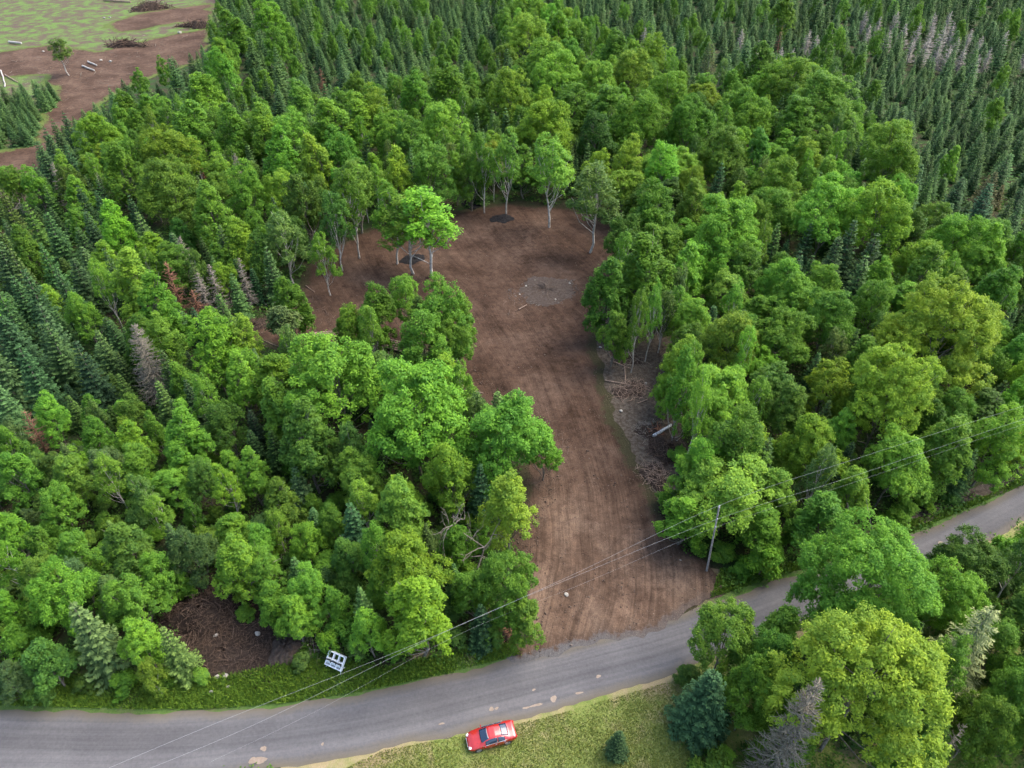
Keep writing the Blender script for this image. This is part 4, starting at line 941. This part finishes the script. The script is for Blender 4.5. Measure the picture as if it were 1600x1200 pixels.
wire('power_line', [W(330, 1190, 7.4), W(500, 1108, 7.0), W(720, 990, 6.6), W(920, 908, 7.1), p3, W(1330, 755, 10.3), W(1600, 663, 12.4), W(1760, 615, 13.8)], 'lowest and thinnest power line below the other two', .0045)

# --- grey rack by the road
M['rackpaint'] = plain('pale_grey_blue_paint', (.60, .65, .69), .5, .05)
M['rackshade'] = plain('painted_rack_shade', (.035, .04, .045), .7)  # near-black colour paints the shadow inside the rack openings
q0 = at(521, 1044, .5); rack = empty('storage_rack', (q0.x, q0.y, 0), R(-24)); tag(rack, 'pale grey metal rack with six square openings in the roadside weeds', 'rack')
tilt = Matrix.Rotation(R(-48), 4, 'X')
W_, H_, D_ = 1.85, 1.35, .42
def rbox(bm, c, s, bev=.012): box(bm, c, s, None, bev)
bm = bmesh.new()
for z in (0, H_ / 2, H_): rbox(bm, (0, 0, z + .05), (W_ + .1, D_, .075))
bars_h = bm; 
for x in (-W_ / 2, -W_ / 6, W_ / 6, W_ / 2): rbox(bm, (x, -.004, H_ / 2 + .05), (.085, D_ - .012, H_ - .08))
fr = bmo('frame', bm, M['rackpaint'], rack); fr.matrix_local = Matrix.Translation((0, 0, .6)) @ tilt
bm = bmesh.new(); rbox(bm, (0, D_ / 2 + .01, H_ / 2 + .05), (W_, .02, H_), 0); bk = bmo('back_panel', bm, M['rackshade'], rack); bk.matrix_local = fr.matrix_local.copy()  # painted shadow, left showing around the pale panels
for i in range(3):
    for j in range(2):
        bm = bmesh.new(); rbox(bm, (-W_ / 3 + i * W_ / 3 + .05, .10, .10 + j * H_ / 2 + .36), (W_ / 3 - .17, .03, H_ / 2 - .17), .01)
        pnl = bmo('panel', bm, M['rackpaint'], rack); pnl.matrix_local = fr.matrix_local.copy()
for sx in (-1, 1):
    for sy in (-.15, .85):
        V, Fc = sticks([[sx * W_ / 2 * .94, sy, -.02]], [[sx * W_ / 2 * .94, .05 + (.15 if sy > 0 else -.02), .62]], .035, .035, 6); obj('leg', mesh_np('leg', V, Fc), M['rackpaint'], rack)

# --- root and brush heaps, logs, stones
def heap(name, px, py, rx, ry, hz, n, label, mat, L=(.5, 1.8), th=.035, seed=0, cat='brush pile', curl=.35):
    rg = g(500 + seed); c = at(px, py); parts = []
    ph = rg.uniform(0, 6.28, 3)
    def en(a): return .82 + .22 * math.sin(2 * a + ph[0]) + .18 * math.sin(3 * a + ph[1]) + .1 * math.sin(5 * a + ph[2])
    for k in range(n):
        a = rg.uniform(0, 6.28); q = math.sqrt(rg.uniform()) * 1.12; x, y = rx * q * en(a) * math.cos(a), ry * q * en(a) * math.sin(a); q = min(q, 1)
        z = hz * (1 - q ** 1.6) * rg.uniform(.5, 1.05) + .06
        dv = nrm(rg.normal(size=3) * [1, 1, .45]); l = rg.uniform(*L); p = np.array([x, y, z]) - dv * l / 2; ln = [p]
        for s in range(3):
            dv = nrm(dv + rg.normal(0, curl, 3) * [1, 1, .6]); ln.append(ln[-1] + dv * l / 3)
        for v in ln: v[2] = max(v[2], .02)
        r_ = th * rg.uniform(.4, 1.6); parts.append(polyline(ln, r_, r_ * .4, 5))
    nn = 24; rr = np.linspace(0, 1, 8); V = [(0, 0, hz * .8)]; Fc = []
    for i, q in enumerate(rr[1:]):
        for j in range(nn):
            a = 6.2832 * j / nn; V.append((rx * q * en(a) * math.cos(a) * rg.uniform(.93, 1.07), ry * q * en(a) * math.sin(a) * rg.uniform(.93, 1.07), max(-.03, hz * .8 * (1 - q ** 1.6) * rg.uniform(.75, 1.2)) if q < 1 else -.03))
    for i in range(6):
        for j in range(nn): Fc.append((1 + i * nn + j, 1 + (i + 1) * nn + j, 1 + (i + 1) * nn + (j + 1) % nn, 1 + i * nn + (j + 1) % nn))
    root = empty(name, (c.x, c.y, 0)); tag(root, label, cat)
    obj('soil_mound', mesh_np('soil_mound', V, Fc, None, True), M['heapsoil'], root)
    Vv, Ff, T = join(parts); obj('branches', mesh_np('branches', Vv, Ff, None, True), mat, root)
    return root
m, t, b = new_mat('black_ash_and_shade', .95, .1); n2 = noise(t, pos(t), 4.0, 8, .75)  # black ash; also paints the tree shade behind the clearing
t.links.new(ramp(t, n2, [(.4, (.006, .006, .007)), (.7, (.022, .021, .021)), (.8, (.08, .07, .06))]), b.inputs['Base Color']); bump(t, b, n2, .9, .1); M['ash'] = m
heap('root_pile', 316, 962, 4.2, 3.3, 2.5, 620, 'big dark heap of torn roots and branches beside the road at lower left', M['root'], (.5, 2.0), .035, 1, 'root pile')
heap('root_pile', 345, 1018, 4.0, 2.8, .6, 360, 'low spread of dark soil and roots in front of the big root heap', M['root'], (.4, 1.3), .028, 2, 'root pile')
heap('brush_pile', 1042, 706, 2.8, 3.4, 1.6, 330, 'heap of brown twigs and roots on the right bank of the track', M['root'], (.6, 2.4), .028, 3)
heap('brush_pile', 1012, 672, 2.2, 1.8, .8, 120, 'small pile of broken branches beside the grey pipe', M['deadwood'], (.5, 2.0), .024, 4)
heap('root_pile', 782, 990, 2.2, 1.3, 1.1, 90, 'orange-brown stump roots under the trees at the track mouth', M['redtwig'], (.8, 2.2), .06, 5, 'root pile')
heap('brush_pile', 50, 288, 5.5, 4, 2.0, 260, 'grey-brown brush heap beside the far dirt road at left', M['deadwood'], (1.2, 3.6), .06, 6)
heap('brush_pile', 195, 72, 7, 4, 2.4, 160, 'dark brush heap in the middle of the far field', M['root'], (2, 5), .10, 7)
heap('brush_pile', 235, 14, 9, 5, 3, 150, 'brush heap at the top edge of the far field', M['root'], (2, 6), .12, 8)
heap('brush_pile', 310, 42, 8, 4, 2.2, 130, 'dark brush heap where the far field meets the wood', M['root'], (2, 5), .10, 9)
heap('brush_pile', 415, 470, 3.0, 1.6, .8, 110, 'scattered grey branches at the left edge of the clearing', M['deadwood'], (.8, 3.0), .03, 10)
heap('brush_pile', 398, 512, 3.4, 2.6, 1.0, 110, 'red-brown soil and brush heap left of the clearing', M['root'], (.6, 2.0), .03, 11)
heap('brush_pile', 510, 1010, 2.2, 1.5, .8, 90, 'tangle of thin grey poles behind the pale rack', M['deadwood'], (1.0, 3.0), .022, 12)
heap('brush_pile', 1022, 745, 2.4, 2.6, .9, 160, 'brown twig tangle at the lower end of the cleared strip', M['log'], (.8, 2.6), .03, 14)
heap('root_pile', 1022, 676, 1.2, 1.3, 1.0, 45, 'orange-brown torn roots beside the grey culvert pipe', M['redtwig'], (.8, 2.4), .05, 15, 'root pile')
heap('brush_pile', 985, 610, 2.8, 2.6, .5, 150, 'broken sticks strewn over the middle of the cleared strip', M['log'], (.8, 2.8), .03, 16)
heap('brush_pile', 975, 560, 2.6, 3.0, .5, 150, 'scattered sticks on the cleared strip beside the track', M['deadwood'], (.6, 2.2), .022, 13)
def mound(name, px, py, rx, ry, hz, mat, label, cat, seed, n=30, rough=.25):
    rg = g(800 + seed); c = at(px, py); V = [(0, 0, hz)]; Fc = []; ph = rg.uniform(0, 6, 3)
    for i in range(1, 9):
        q = i / 8
        for j in range(n):
            a = 6.2832 * j / n; e = 1 + .12 * math.sin(2 * a + ph[0]) + .08 * math.sin(5 * a + ph[1]) + .05 * rg.normal()
            V.append((rx * q * e * math.cos(a), ry * q * e * math.sin(a), hz * (1 - q ** 2) * (1 + rough * rg.normal()) if i < 8 else -.02))
    for j in range(n): Fc.append((0, 1 + j, 1 + (j + 1) % n, 0))
    Fq = [(1 + i * n + j, 1 + (i + 1) * n + j, 1 + (i + 1) * n + (j + 1) % n, 1 + i * n + (j + 1) % n) for i in range(7) for j in range(n)]
    me = bpy.data.meshes.new(name); me.from_pydata(V, [], [f[:3] for f in Fc] + Fq); me.polygons.foreach_set('use_smooth', np.ones(len(me.polygons), bool))
    return tag(obj(name, me, mat, None, (c.x, c.y, .12)), label, cat)
mound('ash_shade_patch', 783, 343, 2.5, 2.4, .35, M['ash'], 'black burnt ash patch at the back of the clearing', 'ash patch', 1)
mound('ash_shade_patch', 646, 406, 2.6, 2.0, .35, M['ash'], 'black burnt ash patch behind the two birches in the clearing', 'ash patch', 2)
mound('ash_shade_patch', 737, 318, 2.2, 3.0, .25, M['ash'], 'black patch painting the shade under the trees behind the clearing', 'ash patch', 3)  # black mound stands in for shade on the soil under the trees
m, t, b = new_mat('grey_rubble', .9, .2); n2 = noise(t, pos(t), 2.6, 8, .8)
t.links.new(ramp(t, n2, [(.3, (.022, .016, .012)), (.5, (.046, .034, .027)), (.68, (.078, .066, .056))]), b.inputs['Base Color']); bump(t, b, n2, .9, .12); M['rubble'] = m
mound('rubble_heap', 853, 455, 5.8, 4.6, .4, M['rubble'], 'low grey heap of rocky rubble in the clearing', 'rubble heap', 4, 60, .35)
mound('gravel_heap', 450, 1012, 1.7, 2.2, .6, M['rubble'], 'grey gravel heap left of the pale rack', 'gravel heap', 5, 40, .25)
M['stone'] = plain('pale_stone', (.25, .235, .205), .85); M['pebble'] = plain('dusty_pebbles', (.115, .092, .074), .9); M['stonedark'] = plain('grey_stone', (.09, .08, .07), .85)
def stone_mesh(sd):
    rg = g(900 + sd); bm = bmesh.new(); bmesh.ops.create_icosphere(bm, subdivisions=2, radius=1)
    cuts = [nrm(rg.normal(size=3)) for _ in range(7)]
    for v in bm.verts:
        p = np.array(v.co)
        for c_ in cuts:
            k = p @ c_
            if k > .68: p = p - c_ * (k - .68)
        v.co = p * [1, .8, .6]
    me = bpy.data.meshes.new('stone'); bm.to_mesh(me); bm.free(); me.materials.append(M['stone']); return me
SM = [stone_mesh(i) for i in range(4)]
def stone(px, py, s, label, i=0, dark=False, z=.12, group='stones on the bare soil'):
    c = at(px, py); o = bpy.data.objects.new('stone', SM[i % 4]); link(o); o.location = (c.x, c.y, z + s * .35); o.scale = (s, s, s); o.rotation_euler = (0, 0, rng.uniform(0, 6.28))
    if dark: o.material_slots[0].link = 'OBJECT'; o.material_slots[0].material = M['stonedark']
    tag(o, label, 'stone', group)
for i, (px, py, s, lb) in enumerate([(850, 460, .34, 'largest pale boulder on the rubble heap'), (822, 449, .26, 'pale stone on the left part of the rubble heap'), (868, 470, .2, 'small stone at the front of the rubble heap'), (890, 445, .25, 'stone on the right end of the rubble heap'), (836, 440, .2, 'stone at the back of the rubble heap'),
        (812, 462, .2, 'stone at the front left of the rubble heap'), (970, 643, .32, 'pale boulder on the cleared strip beside the track'), (938, 545, .28, 'white stone at the right edge of the track near the birch stem'), (1009, 600, .3, 'grey boulder in the cleared strip'), (340, 1058, .3, 'white rock in the weeds below the root heap'), (353, 1057, .34, 'largest white rock in the weeds below the root heap'),
        (331, 1082, .25, 'white rock closest to the road below the root heap'), (357, 1074, .24, 'small white rock among weeds below the root heap'), (403, 991, .35, 'pale block at the edge of the dark root spread'), (459, 994, .28, 'pale stone on top of the gravel heap'), (338, 994, .3, 'brownish boulder on the dark root spread'), (1063, 876, .16, 'small white stone beside the foot of the utility pole'), (943, 962, .13, 'small white stone in the mouth of the track'), (885, 930, .3, 'flat pale stone half sunk in the track mouth'), (1021, 960, .13, 'white pebble at the road edge in the track mouth')]):
    stone(px, py, s, lb, i, z=.02 if py > 550 else .22)
def log(px, py, qx, qy, r_, label, mat='log', z=.12, group='logs lying about', cat='log'):
    a, b_ = at(px, py), at(qx, qy); L = (b_ - a).length; n = 5; rg = g(int(px * 7 + py))
    pts = [np.array([a.x, a.y, z + r_]) * (1 - i / n) + np.array([b_.x, b_.y, z + r_]) * i / n + rg.normal(0, .03, 3) * L * .25 * [1, 1, .2] for i in range(n + 1)]
    c = (pts[0] + pts[-1]) / 2; V, Fc = polyline([p - c for p in pts], r_, r_ * .75, 9)
    bm = bmesh.new(); vs = [bm.verts.new(v) for v in V]
    for f in Fc: bm.faces.new([vs[i] for i in f])
    bm.faces.new(vs[:9]); bm.faces.new(vs[-9:][::-1])
    o = bmo('log' if cat == 'log' else 'pipe', bm, M[mat]); o.location = c; tag(o, label, cat, group)
for i in range(5): log(484 + i, 533 - 2.6 * i, 530, 529 - 2.6 * i, .17, ['bottom', 'second lowest', 'middle', 'second highest', 'top'][i] + ' log of the stack at the left front of the clearing', 'log', .02 + .0 * i, 'logs stacked at the clearing front')
for i in range(5): log(600, 531 + 3.4 * i, 634, 538 + 3.4 * i, .19, ['rearmost', 'second from the back', 'middle', 'second from the front', 'frontmost'][i] + ' pale cut log of the stack half hidden by birches', 'log', .02, 'logs stacked behind the birches')
M['pipe'] = plain('grey_concrete', (.36, .39, .42), .7)
log(1020, 686, 1048, 668, .24, 'pale grey culvert pipe lying among roots on the right bank', 'pipe', .3, None, 'pipe')
for a in [(957, 566, 986, 578, .09, 'long thin pale log lying across the cleared strip'), (945, 596, 995, 605, .10, 'long dark log along the edge of the cleared strip'), (976, 575, 977, 602, .08, 'short upright-lying reddish log on the cleared strip'), (996, 632, 1012, 625, .08, 'small pale log in the cleared strip'), (478, 448, 492, 458, .09, 'thin log at the left corner of the clearing'), (810, 485, 823, 478, .10, 'pale split log in front of the rubble heap'),
          (130, 105, 148, 112, .30, 'white log on the far dirt road, left of the middle pair', 'palelog'), (138, 98, 152, 104, .28, 'white log on the far dirt road, behind the other', 'palelog'), (15, 68, 34, 70, .45, 'pale tree trunk on the far field at the left edge', 'palelog'), (162, 2, 205, 5, .4, 'grey log on the far field at the top edge'), (2, 112, 10, 137, .22, 'grey fallen pole by the young spruces at left', 'palelog'), (8, 118, 28, 130, .2, 'second fallen pole by the young spruces at left'),
          (740, 613, 755, 616, .10, 'short log at the left edge of the track behind the big maple'), (545, 1028, 567, 1022, .06, 'thin pole right of the pale rack'), (503, 998, 530, 1030, .05, 'thin pale pole slanting behind the pale rack'), (526, 985, 536, 1030, .06, 'straight grey pole standing behind the pale rack'), (405, 530, 440, 545, .06, 'grey fallen stem below the pine')]:
    log(*a)
stone(158, 95, .6, 'white boulder on the far dirt road', 0, z=0); stone(173, 97, .7, 'largest white boulder on the far dirt road', 1, z=0); stone(68, 81, .5, 'white boulder on the far field', 2, z=0); stone(163, 29, .6, 'left white boulder near the top of the far field', 3, z=0); stone(172, 28, .6, 'right white boulder near the top of the far field', 0, z=0); stone(281, 52, .9, 'pale boulder at the right of the far field', 1, z=0)
# loose chips, pebbles and clods
def scatter(name, polys, n, s, mat, label, k=0, stick=False):
    Gp = [G(q) for q in polys]; xs = [p for q in polys for p in q]; x0, x1 = min(p[0] for p in xs), max(p[0] for p in xs); y0, y1 = min(p[1] for p in xs), max(p[1] for p in xs); P = []
    while len(P) < n:
        p = at(rng.uniform(x0, x1), rng.uniform(y0, y1))
        if any(inside(q, p.x, p.y) for q in Gp): P.append((p.x, p.y, .16 if not stick else .2))
    P = np.array(P); n = len(P); sz = s * rng.lognormal(0, .45, n)
    if stick:
        a = rng.uniform(0, 6.28, n); dv = np.column_stack([np.cos(a), np.sin(a), rng.normal(0, .12, n)]) * sz[:, None] * 5
        V, Fc = sticks(P - dv, P + dv, sz * .22, sz * .12, 4)
    else:
        O = np.array([[1, 0, 0], [0, 1, 0], [-1, 0, 0], [0, -1, 0], [0, 0, .8], [0, 0, -.8]]); V = (P[:, None] + O[None] * sz[:, None, None] * rng.uniform(.6, 1.3, (n, 6, 1))).reshape(-1, 3)
        f = np.array([[0, 1, 4], [1, 2, 4], [2, 3, 4], [3, 0, 4], [1, 0, 5], [2, 1, 5], [3, 2, 5], [0, 3, 5]]); Fc = (np.arange(n)[:, None, None] * 6 + f[None]).reshape(-1, 3)
    o = obj(name, mesh_np(name, V, Fc), M[mat]); tag(o, label, name.replace('_', ' '), None, 'stuff')
STRIP = [(930, 500), (1000, 510), (1055, 560), (1060, 640), (1085, 740), (1060, 790), (1030, 740), (1010, 690), (985, 630), (950, 560)]
scatter('pebbles', [DIRT], 1600, .04, 'pebble', 'small pale stones strewn over the bare soil')
M['clod'] = plain('soil_clods', (.062, .042, .031), .95)
scatter('dirt_clods', [DIRT], 2600, .05, 'clod', 'lumps of torn soil over the bulldozed clearing')
scatter('bank_clods', [[(730, 560), (800, 622), (868, 665), (885, 720), (868, 780), (845, 840), (835, 905), (860, 940), (840, 1000), (820, 1010), (800, 900), (820, 760), (740, 620)], STRIP, [(1024, 780), (1120, 905), (1100, 930), (1040, 830)]], 1700, .065, 'clod', 'dark churned soil lumps along the edges of the track')
scatter('rubble_stones', [[(790, 455), (830, 438), (900, 436), (908, 460), (890, 475), (830, 480), (795, 470)]], 700, .075, 'stonedark', 'loose grey stones covering the rubble heap')
scatter('wood_chips', [STRIP, STRIP, [(740, 590), (860, 640), (890, 700), (850, 830), (820, 900), (800, 800), (860, 720), (800, 640)], [(380, 490), (500, 440), (540, 500), (400, 530)], [(780, 470), (860, 480), (850, 500), (790, 495)]], 1300, .06, 'chips', 'wood chips and broken sticks along the edges of the clearing', stick=True)
scatter('root_litter', [[(250, 960), (320, 905), (390, 930), (430, 1000), (400, 1060), (300, 1050)]], 700, .07, 'root', 'torn root bits scattered round the big root heap', stick=True)
scatter('broken_sticks', [[(270, 965), (320, 915), (380, 935), (410, 1000), (390, 1050), (310, 1040)]], 70, .04, 'chips', 'broken sticks lying on the dark root spread', stick=True)
scatter('field_debris', [[(0, 100), (200, 60), (330, 40), (320, 90), (200, 120), (100, 180), (60, 230)]], 420, .09, 'deadwood', 'pale sticks littering the far dirt road', stick=True)
# pale puddles of mud in the road
m, t, b = new_mat('pale_mud', .5, .3); n2 = noise(t, pos(t), 3, 5); t.links.new(ramp(t, n2, [(.3, (.15, .115, .085)), (.7, (.22, .175, .135))]), b.inputs['Base Color']); M['mud'] = m
for i, (px, py, rx, ry) in enumerate([(865, 1092, .36, .36), (935, 1057, .26, .2), (838, 1102, .7, .16), (822, 1106, .4, .12), (905, 1083, .5, .12), (768, 1108, .3, .22), (776, 1107, .25, .14), (834, 1078, .18, .14), (690, 1131, .3, .12), (412, 1170, .3, .3), (407, 1188, .7, .35), (395, 1189, .5, .3), (504, 1163, .16, .16), (1484, 842, .4, .3), (1469, 848, .35, .22)]):
    c = at(px, py); rg = g(1200 + i); k = 22; bm = bmesh.new(); ce = bm.verts.new((0, 0, 0)); vs = []
    for j in range(k):
        a = 6.2832 * j / k; e = 1 + .15 * math.sin(2 * a + i) + .12 * math.sin(3 * a + 2 * i) + .05 * rg.normal(); vs.append(bm.verts.new((rx * .85 * e * math.cos(a), ry * .85 * e * math.sin(a), 0)))
    for j in range(k): bm.faces.new((ce, vs[j], vs[(j + 1) % k]))
    o = bmo('mud_puddle', bm, M['mud']); o.location = (c.x, c.y, .026 + i * .002 if i < 15 else .24); o.rotation_euler = (0, 0, .25); o['kind'] = 'structure'

# ================================================================== LABELS: which tree is which
MARK = [('red car', 768, 1152), ('utility pole', 1108, 850), ('pale grey rack', 520, 1042), ('big root heap', 316, 962), ('bleached dead spruce', 225, 560), ('twin birches in the clearing', 646, 406), ('rear black ash patch', 783, 343), ('huge yellow maple', 1342, 1070),
        ('lichen-hung spruce', 1500, 1022), ('yellow tree beside the track', 795, 792), ('rubble heap', 850, 455), ('grey culvert pipe', 1034, 677), ('yellow-topped maple', 1140, 530), ('grey dead stand', 1450, 75), ('far dirt road', 100, 190), ('far field', 200, 70), ('log stack', 620, 538), ('dead row', 340, 455), ('small lawn spruce', 962, 1160), ('brownish spruce', 1105, 112), ('reddish dead spruce', 70, 680), ('track mouth', 960, 950)]
SIDE = ['right of', 'behind and right of', 'behind', 'behind and left of', 'left of', 'in front and left of', 'in front of', 'in front and right of']
ORD = ['nearest', 'second nearest', 'third nearest']
def words(q):
    hue = HUE[q['hue']][1]; kw = KIND[q['kind']][2]; s = ''
    if q['kind'] in ('broad', 'spruce', 'maple', 'birch', 'shrub'):
        a = q['r'] / {'broad': 3, 'spruce': 1.9, 'maple': 5, 'birch': 2.4, 'shrub': 1.8}[q['kind']]; s = 'small ' if a < .8 else 'large ' if a > 1.25 else ''
    if q['kind'] in ('dead', 'red', 'fuzzydead', 'snag', 'larch', 'bigspruce'): hue = ''
    return ' '.join((s + hue + ' ' + kw).split())
groups = {}
for q in TREES:
    if q['label']: continue
    best = sorted((((q['px'] - X) ** 2 + (q['py'] - Y) ** 2) ** .5, nme, X, Y) for nme, X, Y in MARK)[0]
    a = math.atan2(-(q['py'] - best[3]), q['px'] - best[2]); k = int(round(a / (math.pi / 4))) % 8
    groups.setdefault((words(q), best[1], k), []).append((best[0], q))
used = set()
for (wd, mk, k), L in groups.items():
    L.sort(key=lambda e: e[0])
    for i, (dd, q) in enumerate(L):
        lb = f"{wd} {ORD[min(i, 2)] + ' ' if len(L) > 1 else ''}{SIDE[k]} the {mk}"
        if i > 2 or dd > 330 or len(lb.split()) > 16: lb = f"{wd} {max(q['px'], 0) / 16:.0f} percent across and {max(q['py'], 0) / 12:.0f} percent down the photo"
        if lb in used: lb = f"{wd} {max(q['px'], 0) / 16:.1f} percent across and {max(q['py'], 0) / 12:.1f} percent down the photo"
        used.add(lb); q['root']['label'] = lb
